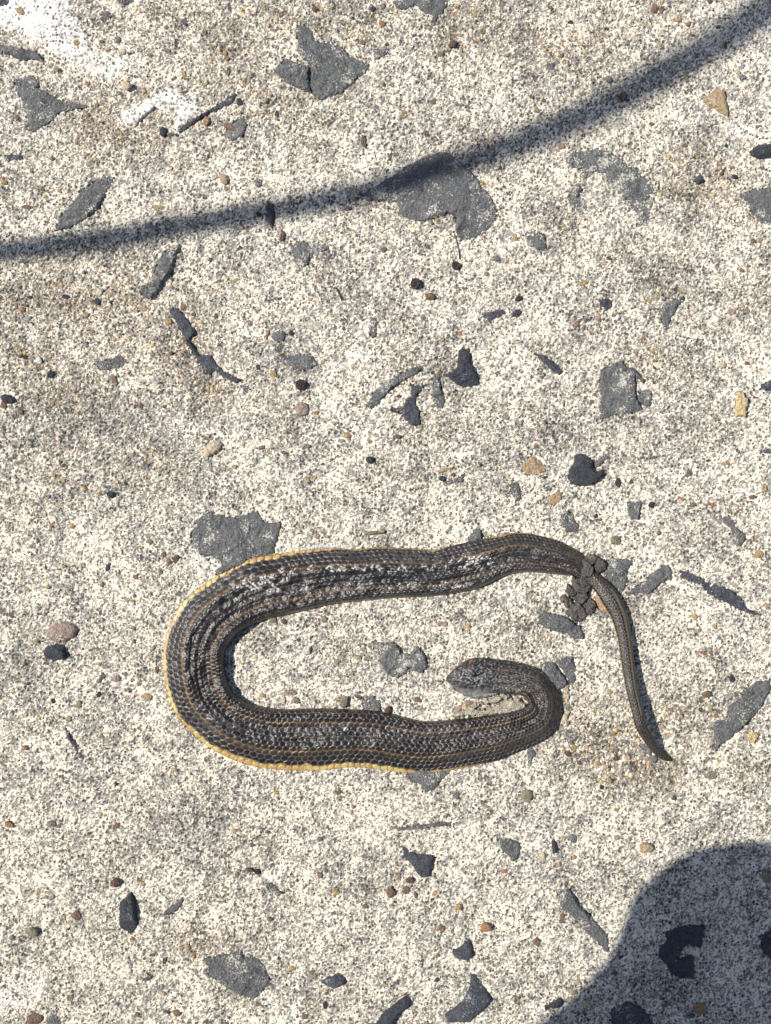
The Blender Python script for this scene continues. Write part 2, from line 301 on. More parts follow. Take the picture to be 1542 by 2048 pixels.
GREYISH = [(240,860,150,90,.8),(60,870,90,60,.8),(330,800,90,60,.6),(560,720,90,40,.6),(1280,560,90,60,.3),(420,1640,60,90,.8),(300,1590,80,60,.4),
 (50,700,60,50,.5),(90,1440,120,60,.4),(1150,900,200,80,.4),(660,560,80,60,.3),(1250,1750,60,60,.5),(420,1780,60,60,.5),(1000,100,80,60,.3),(180,1300,90,90,.3),
 (230,1000,60,60,.3),(800,960,150,60,.3),(1230,620,120,60,.4),(850,1950,120,60,.3),(560,1560,120,60,.25)]

def field(lst, PXg, PYg):
    f = np.zeros(PXg.shape)
    for x, y, rx, ry, a in lst:
        f = np.maximum(f, a * np.exp(-((PXg - x) / rx) ** 2 - ((PYg - y) / ry) ** 2))
    return f

# ------------------------------------------------------------------ the ground: one sheet, fine where the photograph looks
def axis(half, step, far):
    a = [i * step for i in range(int(half / step) + 1)]; s = step
    while a[-1] < far:
        s *= 1.25; a.append(a[-1] + s)
    a = np.array(a); return np.concatenate([-a[:0:-1], a])
STEP = 0.00054
gx = axis(.208, STEP, 40.0); gy = axis(.272, STEP, 40.0)
X, Y = np.meshgrid(gx, gy)
U = X / PX + CX; V_ = CY - Y / PX                    # the same positions in photograph pixels
wx = X + .0006 * perlin(X, Y, .004, 31); wy = Y + .0006 * perlin(X, Y, .004, 32)
sandy = np.clip(field(SANDY, U, V_) * (1 + .9 * perlin(X, Y, .006, 5)) + .35 * np.clip(perlin(X, Y, .02, 6), 0, 1), 0, 1.3)
greyf = np.clip(field(GREYISH, U, V_) * (1 + .9 * perlin(X, Y, .01, 7)) + .5 * perlin(X, Y, .03, 8), -.3, 1.1)
white = np.zeros(X.shape)
for tl, pts, a in WHITE:
    sd = poly_sd(T(tl, pts), U, V_)
    white = np.maximum(white, a * sstep(-5, 12, sd + 12 * perlin(X, Y, .004, 11) + 6 * perlin(X, Y, .0015, 12)))
n1 = perlin(wx, wy, .00118, 1); n2 = perlin(wx, wy, .00085, 2); n3 = perlin(wx, wy, .0024, 3); n4 = perlin(X, Y, .00062, 4)
s = .50 * n1 + .50 * n2 + .30 * n3 + .28 * n4
s = s + .085 + .34 * np.clip(white, 0, .9) - .24 * greyf - .16 * sandy + .26 * perlin(X, Y, .007, 9) + .12 * perlin(X, Y, .028, 13) + .10 * perlin(X, Y, .004, 10)
skin = sstep(-.10, .15, s)                            # 1 where the pale paste survives
pit = sstep(.40, .62, -s)                             # deep dark pits
pit = np.maximum(pit, sstep(.50, .66, perlin(wx, wy, .0021, 14) + .35 * n2 - .35 * white) * .9)
low = .0007 * perlin(X, Y, .045, 21) + .0004 * perlin(X, Y, .016, 22)
Z = low + .00036 * (skin - .5) - .00042 * pit + .00008 * n4 + .00016 * n3 + .00012 * perlin(X, Y, .0045, 15) + .00025 * np.clip(white, 0, 1) - .00030 * np.clip(sandy, 0, 1)
# colour of the sheet
cream = np.array([.735, .664, .540]); grey = np.array([.255, .245, .220]); dark = np.array([.070, .069, .068])
var = perlin(wx, wy, .0026, 41)
crm = cream * (1 + .12 * perlin(X, Y, .0016, 42)[..., None])
wh = np.array([.66, .63, .575]); crm = crm + (wh - crm) * np.clip(white, 0, 1)[..., None]
tan = np.array([.52, .42, .295]); org = np.array([.44, .30, .18])
tn = sstep(.22, .42, perlin(wx, wy, .0019, 43) + .34 * np.clip(sandy, 0, 1.2)) * (.25 + .75 * np.clip(sandy, 0, 1)) * (1 - np.clip(white, 0, 1))
crm = crm + (tan - crm) * (tn * .75)[..., None]
on = sstep(.42, .55, perlin(wx, wy, .0023, 44) + .10 * sandy) * (1 - np.clip(white, 0, 1)) * .7
crm = crm + (org - crm) * on[..., None] * .6
gry = grey * (1 + .30 * perlin(X, Y, .0013, 45)[..., None]) * np.array([1, 1, 1]) + (np.array([.235, .195, .145]) - grey) * np.clip(sandy * .8, 0, 1)[..., None]
# sink the sheet where stones are set in, leaving ragged cement over their margins
cov = np.zeros(X.shape)
inner = (np.abs(X) < .25) & (np.abs(Y) < .31)
for tl, pts, mk, cover, hh, lb in STONES:
    q = T(tl, pts); xs = [a for a, b in q]; ys = [b for a, b in q]
    bx0, bx1 = min(xs) - 8, max(xs) + 8; by0, by1 = min(ys) - 8, max(ys) + 8
    i0, i1 = np.searchsorted(gx, (bx0 - CX) * PX), np.searchsorted(gx, (bx1 - CX) * PX)
    j0, j1 = np.searchsorted(gy, (CY - by1) * PX), np.searchsorted(gy, (CY - by0) * PX)
    sub = (slice(j0, j1), slice(i0, i1))
    if i1 <= i0 or j1 <= j0: continue
    sd = poly_sd(q, U[sub], V_[sub])
    nn = perlin(X[sub], Y[sub], .0028, 51) * .8 + perlin(X[sub], Y[sub], .0013, 52) * 1.1 + .7 * perlin(X[sub], Y[sub], .007, 53)
    size = math.sqrt(max(1, (bx1 - bx0) * (by1 - by0)))
    k = sstep(-1.0, 2.2, sd - .8 + nn * (3.6 + cover * min(size, 120) * .42) - cover * min(size, 120) * .10)
    k = k * sstep(-3, .5, sd)
    cov[sub] = np.maximum(cov[sub], k)
Z = Z - .0018 * cov
Z = np.where(np.hypot(X, Y) > 1.5, low, Z)
ny, nx = X.shape
idx = np.arange(ny * nx).reshape(ny, nx)
F = np.stack([idx[:-1, :-1].ravel(), idx[:-1, 1:].ravel(), idx[1:, 1:].ravel(), idx[1:, :-1].ravel()], 1)
gme = fast_mesh('concrete_ground', np.stack([X.ravel(), Y.ravel(), Z.ravel()], 1), F)
stn = (1 + .10 * perlin(X, Y, .030, 17) + .07 * perlin(X, Y, .011, 18))[..., None]; crm = crm * stn; gry = gry * stn
col_attr(gme, 'tint', np.clip(crm.reshape(-1, 3), .02, .86)); col_attr(gme, 'under', np.clip(gry.reshape(-1, 3), .02, .86))
for nm_, arr in (('level', s - .55 * pit), ('holes', np.clip(1 - .15 * np.clip(white, 0, 1) + .25 * greyf + .55 * perlin(X, Y, .013, 16), .1, 1.45))):
    at_ = gme.attributes.new(nm_, 'FLOAT', 'POINT'); at_.data.foreach_set('value', arr.astype(np.float32).ravel())
def concrete():
    m, t, n, b = mat('weathered_concrete'); p = pos_node(t, n)
    def at(nm_):
        a = n.new('ShaderNodeAttribute'); a.attribute_name = nm_; a.attribute_type = 'GEOMETRY'; return a
    lv = at('level').outputs['Fac']; fine = noise(t, n, p, 1500, 3, .7); f2 = noise(t, n, p, 2600, 2, .6)
    L_ = math_(t, n, 'ADD', lv, math_(t, n, 'MULTIPLY', math_(t, n, 'SUBTRACT', fine, .5), 2.1))
    L_ = math_(t, n, 'ADD', math_(t, n, 'MULTIPLY', L_, .5), .5)
    k = ramp(t, n, L_, [(.40, (0, 0, 0)), (.60, (1, 1, 1))])
    under = mix(t, n, ramp(t, n, L_, [(.10, (1, 1, 1)), (.32, (0, 0, 0))]), at('under').outputs['Color'], (.055, .054, .052))
    c = mix(t, n, k, under, at('tint').outputs['Color'])
    v = n.new('ShaderNodeTexVoronoi'); v.inputs['Scale'].default_value = 640; t.links.new(p, v.inputs['Vector'])
    sep = n.new('ShaderNodeSeparateColor'); t.links.new(v.outputs['Color'], sep.inputs[0])
    rad = math_(t, n, 'MULTIPLY', math_(t, n, 'MULTIPLY', sep.outputs[0], .45), at('holes').outputs['Fac'])
    dd_ = math_(t, n, 'SUBTRACT', math_(t, n, 'ADD', v.outputs['Distance'], math_(t, n, 'MULTIPLY', math_(t, n, 'SUBTRACT', f2, .5), .5)), rad)
    hole = ramp(t, n, math_(t, n, 'ADD', dd_, .5), [(.46, (1, 1, 1)), (.53, (0, 0, 0))])
    dotc = mix(t, n, ramp(t, n, sep.outputs[1], [(.62, (0, 0, 0)), (.70, (1, 1, 1))]), (.070, .069, .067), (.16, .12, .08))
    c = mix(t, n, math_(t, n, 'MULTIPLY', hole, .92), c, dotc)
    g = ramp(t, n, f2, [(.3, (.78,) * 3), (.7, (1.06,) * 3)])
    c = mix(t, n, 1.0, c, g, 'MULTIPLY')
    t.links.new(c, b.inputs['Base Color']); b.inputs['Roughness'].default_value = .9; b.inputs['Specular IOR Level'].default_value = .15
    hh_ = math_(t, n, 'SUBTRACT', math_(t, n, 'ADD', k, math_(t, n, 'MULTIPLY', fine, .8)), hole)
    bump(t, n, b, hh_, .00016, 1.0); return m
gm = concrete()
gme.materials.append(gm)
ground = link('concrete_ground', gme); tag(ground, 'weathered sandy concrete with white paste, pits and stones set in it', None, None, 'structure')

_g_ix = lambda x: np.clip(np.searchsorted(gx, x), 0, nx - 1)
_g_iy = lambda y: np.clip(np.searchsorted(gy, y), 0, ny - 1)
LOWF = low
def zg(x, y): return float(LOWF[_g_iy(y), _g_ix(x)])

# ------------------------------------------------------------------ slabs: stones and rocks from an outline
def slab(name, q, mk, h, bevel=1.0, rough=.25, parent=None, depth=.0025, jag=.35, cell=.0012, z0=None, dome=0.0, tilt=(0, 0), seed=0, crag=0.0, facets=0.0):
    """q outline in photograph pixels; h height of the top (mm); bevel width (mm)"""
    hz = h * MM
    pts = [Vector(P(x, y, hz)) for x, y in q]
    cx = sum(p.x for p in pts) / len(pts); cy = sum(p.y for p in pts) / len(pts)
    base = zg(cx, cy) if z0 is None else z0
    r = random.Random(int(cx * 1e5) * 31 + int(cy * 1e5) + seed)
    out = []
    n = len(pts)
    for i in range(n):                                 # ragged outline
        a, b = pts[i], pts[(i + 1) % n]; L = (b - a).length; k = max(1, int(L / cell))
        nrm = Vector((-(b - a).y, (b - a).x)).normalized() if L > 0 else Vector((0, 0))
        for j in range(k):
            p = a.lerp(b, j / k)
            amp = (0 if j == 0 else 1) * jag * MM
            out.append(p + nrm * r.uniform(-amp, amp))
    ox = np.array([p.x for p in out]); oy = np.array([p.y for p in out])
    poly = list(zip(ox, oy))
    x0, x1, y0, y1 = ox.min(), ox.max(), oy.min(), oy.max()
    gxx, gyy = np.meshgrid(np.arange(x0, x1, cell), np.arange(y0, y1, cell))
    gxx = gxx + (rng.random(gxx.shape) - .5) * cell * .7; gyy = gyy + (rng.random(gyy.shape) - .5) * cell * .7
    sd = poly_sd(poly, gxx, gyy); keep = sd > cell * .45
    verts = [Vector(p) for p in poly] + [Vector((a, b)) for a, b in zip(gxx[keep], gyy[keep])]
    m_ = len(poly)
    res = delaunay_2d_cdt(verts, [(i, (i + 1) % m_) for i in range(m_)], [], 1, 1e-7)
    vc, ed, fc = res[0], res[1], res[2]
    vx = np.array([v.x for v in vc]); vy = np.array([v.y for v in vc])
    sd = np.clip(poly_sd(poly, vx, vy), 0, None)
    bw = bevel * MM; tt = np.clip(sd / bw, 0, 1); prof = np.sqrt(np.clip(1 - (1 - tt) ** 2, 0, 1))
    dmx = max(sd.max(), 1e-6)
    nz = perlin(vx, vy, .0035, 61 + seed) * .6 + perlin(vx, vy, .0016, 62 + seed) * .4
    fac = np.abs(perlin(vx, vy, .0062, 63 + seed)) * 1.0 + np.abs(perlin(vx, vy, .0027, 64 + seed)) * .35
    z = base + hz * (.25 + .75 * prof) + dome * MM * (1 - (1 - sd / dmx) ** 2) + rough * MM * nz * (.4 + .6 * prof)
    z = z + crag * MM * (fac - .25) * prof * .6
    if facets:
        pr_ = np.random.default_rng(abs(int(cx * 1e6) * 7 + int(cy * 1e6) + seed) % 100003)
        ext_ = max(vx.max() - vx.min(), vy.max() - vy.min()); npl = int(np.clip(ext_ / .0035, 3, 14))
        fz = np.full(vx.shape, 1e9)
        for _ in range(npl):
            k_ = pr_.integers(len(vx)); gx_, gy_ = pr_.normal(0, facets, 2)
            fz = np.minimum(fz, gx_ * (vx - vx[k_]) + gy_ * (vy - vy[k_]) + pr_.uniform(0, .0006))
        fz2 = np.full(vx.shape, 1e9)
        for _ in range(npl * 3):
            k_ = pr_.integers(len(vx)); gx_, gy_ = pr_.normal(0, facets * 1.3, 2)
            fz2 = np.minimum(fz2, gx_ * (vx - vx[k_]) + gy_ * (vy - vy[k_]) + pr_.uniform(.0002, .0012))
        fz = .6 * np.clip(fz - np.median(fz), -.0022, .0012) + .5 * np.clip(fz2 - np.median(fz2), -.0012, .001)
        if parent is not None and z0 is None: fz = np.clip(fz, -.0003, .0014) + .0001; prof = prof ** .5
        z = z + fz * (.35 + .65 * prof)
    z = z + (tilt[0] * (vx - cx) + tilt[1] * (vy - cy))
    bm = bmesh.new()
    bv = [bm.verts.new((vx[i] - cx, vy[i] - cy, z[i] - base)) for i in range(len(vc))]
    for f in fc:
        try: bm.faces.new([bv[i] for i in f])
        except ValueError: pass
    bm.normal_update()
    if sum(f.normal.z for f in bm.faces) < 0: bmesh.ops.reverse_faces(bm, faces=bm.faces)
    be = [e for e in bm.edges if e.is_boundary]
    ext = bmesh.ops.extrude_edge_only(bm, edges=be)
    low_v = [g for g in ext['geom'] if isinstance(g, bmesh.types.BMVert)]
    for v in low_v: v.co.z = -depth; v.co.x *= 1.02; v.co.y *= 1.02
    be = [e for e in bm.edges if e.is_boundary]
    bmesh.ops.holes_fill(bm, edges=be, sides=0)
    loose = [v for v in bm.verts if not v.link_faces]
    bmesh.ops.delete(bm, geom=loose, context='VERTS')
    bmesh.ops.recalc_face_normals(bm, faces=bm.faces)
    me = bpy.data.meshes.new(name); bm.to_mesh(me); bm.free()
    o = link(name, me, M[mk], parent); o.location = (cx, cy, base)
    me.polygons.foreach_set('use_smooth', [len(p.vertices) < 5 and rough < .2 for p in me.polygons])
    return o

for tl, pts, mk, cover, hh, lb in STONES:
    r = random.Random(len(pts) * 7 + int(pts[0][0]))
    o = slab('stone', T(tl, pts), mk, .25 + hh * (.55 if hh < .9 else .8), 1.0, .34 + .26 * hh, ground, cell=.0009, tilt=(r.uniform(-.02, .02), r.uniform(-.02, .02)), crag=.6 + .6 * hh, facets=.13 + .10 * hh)
    if lb: o['label'] = lb

# ------------------------------------------------------------------ pebbles
_pm = {}
def pebble_mesh(mk, k, angular):
    key = (mk, k, angular)
    if key in _pm: return _pm[key]
    bm = bmesh.new(); bmesh.ops.create_icosphere(bm, subdivisions=2, radius=1)
    r = random.Random(hash((mk, k)) % 1000 if False else sum(map(ord, mk)) * 13 + k)
    for _ in range(7 if angular else 4):               # chip flat faces off
        n = Vector((r.gauss(0, 1), r.gauss(0, 1), r.gauss(0, .7))).normalized(); d = r.uniform(.55, .85)
        for v in bm.verts:
            t = v.co.dot(n)
            if t > d: v.co -= n * (t - d) * (1 if angular else .75)
    for v in bm.verts: v.co *= 1 + r.uniform(-.05, .05)
    me = bpy.data.meshes.new('pebble'); bm.to_mesh(me); bm.free()
    me.materials.append(M[mk]); me.polygons.foreach_set('use_smooth', [not angular] * len(me.polygons))
    _pm[key] = me; return me
pc = 0
def pebble(tile, x, y, rx, ry=None, rot=0, mk='tan', embed=True, name='pebble', label=None, cat=None, group=None, flat=.6, ang=None):
    global pc; pc += 1
    (ux, uy), = T(tile, [(x, y)]); s_ = TILES[tile][2]; ry = ry or rx * random.uniform(.78, 1.0)
    a, b = rx / s_ * PX, ry / s_ * PX; c = min(a, b) * flat
    wx_, wy_ = P(ux, uy, c)
    o = bpy.data.objects.new(name, pebble_mesh(mk, pc % 6, (pc % 3 > 0) if ang is None else ang)); C.objects.link(o)
    zz = zg(wx_, wy_)
    o.location = (wx_, wy_, zz + (c * (.12 if embed else .72)))
    o.scale = (a * 1.08, b * 1.08, c * (1.1 if embed else 1)); o.rotation_euler = (0, 0, math.radians(-rot) + (random.uniform(-.4, .4) if rot == 0 else 0))
    if embed: o.parent = ground
    else: tag(o, label, cat or 'pebble', group)
    return o

EMB = {
 'A': [(1210,185,17,21,0,'olive'),(1355,750,50,24,30,'brown'),(720,305,26,0,0,'beige'),(885,328,18,14,0,'orange'),(455,250,22,0,0,'ochre'),(120,65,30,24,0,'tan'),
   (155,1225,35,12,5,'brown'),(940,1230,38,20,0,'tan'),(270,1165,14,0,0,'ochre'),(20,1080,24,16,20,'ochre'),(1335,310,15,0,0,'ochre'),(1345,345,13,0,0,'orange'),
   (1345,430,20,0,0,'olive'),(690,230,25,0,0,'grey'),(515,490,15,0,0,'orange'),(95,690,15,0,0,'orange'),(1470,1135,18,0,0,'beige'),(1340,1125,13,0,0,'orange'),(245,1115,16,0,0,'olive'),
   (100,1285,18,0,0,'olive'),(1225,930,15,0,0,'brown'),(990,300,18,0,0,'olive'),(745,415,12,0,0,'pink'),(1420,605,18,24,0,'dark'),(1005,795,34,12,0,'grey'),(350,415,16,0,0,'redbrown'),
   (1490,240,13,0,0,'ochre'),(1095,120,20,0,0,'slate2'),(640,295,18,10,0,'orange'),(765,320,14,0,0,'redbrown'),(600,245,16,10,0,'brown'),(985,160,14,0,0,'brown'),(1350,345,10,0,0,'tan'),(1090,440,14,26,0,'ochre'),
   (1095,545,30,9,0,'redbrown'),(305,935,16,0,0,'olive'),(260,970,16,10,0,'pink'),(500,1060,18,0,0,'cream'),(350,1130,14,0,0,'orange'),(630,1250,9,0,0,'tan'),(855,540,14,0,0,'ochre'),(1310,1270,0,0,0,'')],
 'B': [(355,55,18,22,0,'redbrown'),(750,135,22,17,30,'orange'),(155,85,17,0,0,'brown'),(760,30,18,0,0,'olive'),(700,50,14,18,0,'dark'),(1105,320,20,16,0,'brown'),(1195,335,12,0,0,'orange'),
   (640,420,17,0,0,'beige'),(725,430,30,18,0,'cream'),(795,930,13,17,0,'brown'),(355,955,14,0,0,'orange'),(130,670,13,17,0,'dark'),(75,605,14,10,0,'dark'),(1060,600,14,18,0,'brown'),(1350,180,18,0,0,'olive'),
   (760,1480,22,0,0,'brown'),(880,665,16,0,0,'ochre'),(1455,990,10,14,0,'dark'),(1430,1530,30,18,0,'grey'),(20,610,18,22,0,'cream'),(940,210,11,0,0,'redbrown'),(975,210,11,0,0,'redbrown'),(640,250,16,0,0,'brown'),
   (1350,1085,16,0,0,'ochre'),(710,1040,14,0,0,'tan'),(1015,780,18,0,0,'brown'),(1080,1300,14,0,0,'ochre'),(20,1270,17,0,0,'dkbrown'),(705,110,15,10,0,'olive'),(50,50,14,18,0,'tan'),(780,262,14,10,0,'redbrown'),(765,500,10,18,0,'redbrown'),(1400,190,9,0,0,'tan'),(1310,120,10,0,0,'brown')],
 'C': [(305,860,22,0,0,'tan'),(300,325,18,0,0,'brown'),(325,372,12,0,0,'ochre'),(590,305,12,0,0,'redbrown'),(1345,420,20,0,0,'beige'),(1375,450,22,0,0,'grey'),(1000,110,20,0,0,'tan'),(1055,140,16,0,0,'brown'),(1180,8,18,0,0,'redbrown'),
   (1030,855,15,0,0,'brown'),(1495,990,11,0,0,'brown'),(1475,1415,20,0,0,'tan'),(1330,1040,18,0,0,'dark'),(35,1410,20,15,0,'ochre'),(585,1525,18,12,0,'redbrown'),(1235,155,20,12,0,'redbrown'),(835,730,15,0,0,'brown'),(160,645,18,22,0,'olive'),
   (1045,450,14,36,0,'olive'),(790,470,18,0,0,'olive'),(240,40,18,14,0,'brown'),(360,130,18,12,0,'dark'),(890,260,12,0,0,'ochre'),(905,1135,16,10,0,'ochre'),(930,1165,12,0,0,'grey'),(540,970,12,0,0,'ochre'),(470,755,12,0,0,'brown'),(200,590,14,0,0,'brown'),
   (855,45,22,30,0,'brown'),(895,55,20,26,0,'brown'),(125,570,12,14,0,'brown'),(365,550,14,0,0,'tan'),(1280,860,12,0,0,'dark'),(1110,925,12,0,0,'ochre'),(850,1190,0,0,0,''),(1080,205,12,0,0,'brown'),(440,945,9,0,0,'tan'),(1440,1420,16,0,0,'brown')],
 'D': [(675,740,20,32,-20,'brown'),(130,320,22,15,0,'orange'),(1390,1258,16,20,0,'tan'),(1325,1270,14,10,0,'ochre'),(575,275,18,22,0,'dark'),(178,250,18,10,0,'dark'),(385,245,26,12,0,'dark'),(930,340,20,24,0,'cream'),(995,395,22,20,0,'ochre'),
   (1085,305,18,0,0,'brown'),(1275,365,15,18,0,'brown'),(230,625,18,22,0,'white'),(115,600,14,0,0,'redbrown'),(145,605,14,0,0,'dark'),(745,1355,11,13,0,'dark'),(495,1385,18,0,0,'ochre'),(580,1415,13,0,0,'ochre'),(1145,350,14,0,0,'brown'),(1395,150,22,14,-20,'tan'),
   (1480,400,18,0,0,'olive'),(590,210,22,28,0,'cream'),(415,145,26,0,0,'cream'),(645,895,14,0,0,'olive'),(1530,665,12,16,0,'dkbrown'),(1010,580,16,0,0,'brown'),(540,330,15,17,0,'white'),(510,355,14,0,0,'ochre'),(1455,785,24,14,0,'slate'),
   (15,890,18,26,0,'brown'),(1505,860,12,0,0,'orange'),(315,1305,14,0,0,'ochre'),(375,1340,15,0,0,'ochre'),(355,810,13,0,0,'ochre'),(500,690,0,0,0,''),(85,265,12,0,0,'ochre'),(545,450,12,0,0,'ochre'),(1200,800,12,0,0,'brown'),(120,1225,34,10,-20,'olive'),(710,470,9,0,0,'orange'),(975,900,14,0,0,'redbrown'),(310,1065,16,14,0,'pink'),(430,200,0,0,0,''),(120,930,16,0,0,'brown')],
 'E': [(345,415,55,28,15,'cream'),(140,480,42,35,0,'grey'),(215,460,15,17,0,'dkbrown'),(110,705,25,22,0,'ochre'),(275,915,42,44,0,'pink'),(545,1068,26,20,0,'ochre'),(728,1215,14,0,0,'beige'),(305,1335,26,18,0,'tan'),(1340,1245,13,0,0,'dark'),
   (925,1260,20,16,0,'beige'),(170,1170,17,13,0,'brown'),(40,1140,24,16,-30,'grey'),(1215,465,16,0,0,'orange'),(1110,500,13,0,0,'ochre'),(995,375,18,0,0,'olive'),(1490,960,24,18,0,'olive'),(1375,110,16,0,0,'olive'),(310,1135,26,18,0,'grey'),
   (860,1280,16,11,0,'beige'),(630,1140,13,10,0,'orange'),(1175,1302,16,12,0,'redbrown'),(385,155,14,0,0,'orange'),(850,835,14,0,0,'redbrown'),(655,830,12,0,0,'ochre'),(1005,850,14,0,0,'beige'),(990,945,16,0,0,'beige'),(245,690,14,10,0,'pink'),(195,665,12,0,0,'ochre'),
   (400,640,15,9,0,'ochre'),(1435,700,14,0,0,'brown'),(15,665,12,16,0,'dkbrown'),(365,935,15,0,0,'orange'),(985,1265,22,12,0,'grey'),(1500,1320,18,12,0,'beige'),(640,1305,0,0,0,''),(345,1135,0,0,0,''),(135,1430,9,0,0,'ochre'),(945,1135,9,16,0,'brown'),(680,1105,14,0,0,'ochre')],
 'F': [(1250,650,28,22,0,'beige'),(435,165,34,16,-15,'ochre'),(1095,325,20,14,0,'beige'),(1310,335,24,18,0,'pink'),(825,268,12,18,0,'ochre'),(955,985,17,0,0,'pink'),(970,1035,18,0,0,'pink'),(345,632,15,12,0,'redbrown'),(525,360,14,24,0,'tan'),(1370,90,16,0,0,'brown'),
   (1230,100,10,0,0,'ochre'),(1400,640,18,15,0,'brown'),(490,865,15,0,0,'brown'),(255,988,15,11,0,'redbrown'),(210,988,8,13,0,'redbrown'),(360,1060,14,18,0,'grey'),(1010,1435,28,10,0,'orange'),(1430,1430,28,18,0,'brown'),(1505,1380,18,24,0,'tan'),(735,1325,12,0,0,'tan'),
   (1085,1475,22,14,0,'brown'),(1275,1230,28,15,0,'tan'),(390,400,18,0,0,'orange'),(860,150,26,16,15,'slate'),(600,1165,13,0,0,'tan'),(585,15,16,10,0,'redbrown'),(905,235,11,0,0,'dark'),(240,1045,18,14,0,'pink'),(205,1315,12,0,0,'dark'),(1225,470,0,0,0,''),(700,1080,0,0,0,''),
   (1155,430,14,0,0,'tan'),(1085,425,14,0,0,'tan'),(160,1130,15,10,0,'brown'),(320,885,8,12,0,'dark'),(620,1055,12,8,0,'ochre'),(750,935,10,0,0,'beige'),(170,1215,0,0,0,''),(1170,1215,16,8,0,'dark'),(840,570,16,0,0,'ochre'),(185,1305,18,8,0,'ochre'),(1190,1475,30,12,0,'orange')],
 'G': [(685,1000,28,22,-20,'pink'),(300,98,13,22,0,'orange'),(425,95,18,16,0,'ochre'),(1040,290,20,28,0,'redbrown'),(1005,305,20,17,0,'brown'),(640,340,16,26,20,'dark'),(805,395,20,17,0,'brown'),(160,470,20,16,0,'tan'),(280,455,15,15,0,'ochre'),(870,1110,30,26,0,'tan'),
   (405,1240,17,20,0,'tan'),(315,1130,13,17,0,'dkbrown'),(465,1150,18,26,0,'olive'),(70,630,12,15,0,'brown'),(690,1340,14,0,0,'tan'),(585,520,13,0,0,'ochre'),(785,540,14,0,0,'ochre'),(790,700,13,0,0,'orange'),(215,775,14,0,0,'ochre'),(930,945,13,30,-10,'redbrown'),
   (605,440,15,20,0,'grey'),(270,340,10,20,0,'redbrown'),(585,1095,13,17,0,'dkbrown'),(885,185,18,0,0,'olive'),(970,265,18,20,0,'brown'),(950,365,12,24,0,'olive'),(105,860,20,10,-20,'slate2'),(785,820,11,0,0,'tan'),(910,812,12,0,0,'olive'),(375,335,14,0,0,'ochre'),(170,1030,12,0,0,'dark'),(720,1090,9,0,0,'brown'),(530,460,10,0,0,'ochre'),(735,880,10,0,0,'redbrown'),(240,850,9,11,0,'beige'),(145,905,8,13,0,'brown'),(845,585,0,0,0,''),(600,1330,10,0,0,'ochre'),(155,750,9,12,0,'ochre')],
 'H': [(305,355,28,22,0,'olive'),(445,905,30,27,0,'brown'),(305,795,22,18,0,'pink'),(975,1170,13,19,0,'redbrown'),(1150,1145,11,20,0,'orange'),(1110,1090,22,20,0,'tan'),(1035,38,18,16,0,'tan'),(690,368,24,18,0,'brown'),(795,328,12,0,0,'ochre'),
   (1050,1480,26,22,0,'brown'),(995,1475,16,10,0,'dark'),(1400,660,16,20,0,'olive'),(845,715,18,0,0,'tan'),(690,120,15,12,0,'dark'),(970,1360,14,12,0,'tan'),(575,695,13,0,0,'redbrown'),(780,1040,14,10,0,'orange'),(185,760,12,0,0,'ochre'),(225,755,12,0,0,'ochre'),
   (1190,360,0,0,0,''),(245,650,8,0,0,'orange'),(775,270,14,0,0,'pink'),(695,165,12,0,0,'ochre'),(600,300,13,0,0,'ochre'),(1425,45,20,12,0,'olive'),(200,1520,52,34,0,'brown'),(810,1485,14,18,0,'brown'),(340,1360,14,0,0,'tan'),(105,1260,16,0,0,'brown'),(690,1425,16,0,0,'grey'),(270,790,12,0,0,'tan'),(1495,480,18,14,0,'grey'),(1390,400,14,18,0,'tan'),(875,120,9,0,0,'beige'),(1440,425,12,0,0,'tan'),(740,1520,0,0,0,''),(415,745,10,0,0,'ochre'),(70,1035,20,20,0,'grey'),(1535,1430,12,0,0,'brown')],
 'J': [(385,660,18,22,0,'brown'),(895,755,24,26,0,'brown'),(850,665,16,20,0,'tan'),(955,780,14,18,0,'brown'),(1065,770,18,16,0,'tan'),(1480,635,22,15,0,'orange'),(480,765,20,17,0,'ochre'),(650,845,20,14,30,'brown'),(495,170,24,18,0,'brown'),(1110,975,20,24,0,'brown'),
   (1060,980,16,12,0,'tan'),(220,1215,19,16,0,'ochre'),(415,1435,15,20,0,'dkbrown'),(340,1240,22,14,-30,'brown'),(770,1310,18,14,0,'tan'),(1485,1095,14,22,0,'cream'),(1085,1135,16,12,0,'brown'),(130,170,22,12,0,'ochre'),(580,255,14,11,0,'orange'),(20,1430,17,12,0,'brown'),
   (320,520,15,12,0,'brown'),(90,920,18,14,0,'brown'),(705,888,10,0,0,'orange'),(150,1275,12,18,0,'dark'),(1080,1280,18,13,0,'dark'),(620,680,18,12,0,'slate2'),(1420,1010,0,0,0,''),(430,1080,12,0,0,'ochre'),(1420,1190,0,0,0,''),(940,1010,12,26,0,'beige'),(260,980,12,14,0,'dkbrown'),(360,1165,0,0,0,''),
   (1210,1175,0,0,0,''),(1165,1345,12,0,0,'ochre'),(760,1045,10,0,0,'dark'),(1020,855,14,0,0,'pink'),(145,470,12,0,0,'brown'),(295,1500,22,14,0,'brown'),(470,345,12,8,0,'ochre'),(1125,765,9,14,0,'brown'),(5,530,10,20,0,'ochre'),(1410,1260,16,0,0,'pink'),(1530,705,10,16,0,'beige'),(1190,15,8,0,0,'tan'),(520,105,16,8,0,'beige')],
 'K': [(105,190,38,40,0,'olive'),(370,445,28,28,0,'grey'),(160,1050,24,28,0,'brown'),(310,915,15,32,15,'brown'),(1195,70,36,26,0,'olive'),(1325,580,22,18,0,'olive'),(1130,1450,44,38,0,'orange'),(1075,1490,26,14,0,'redbrown'),(635,440,18,18,0,'pink'),(405,1285,15,15,0,'ochre'),(380,1355,24,18,15,'tan'),
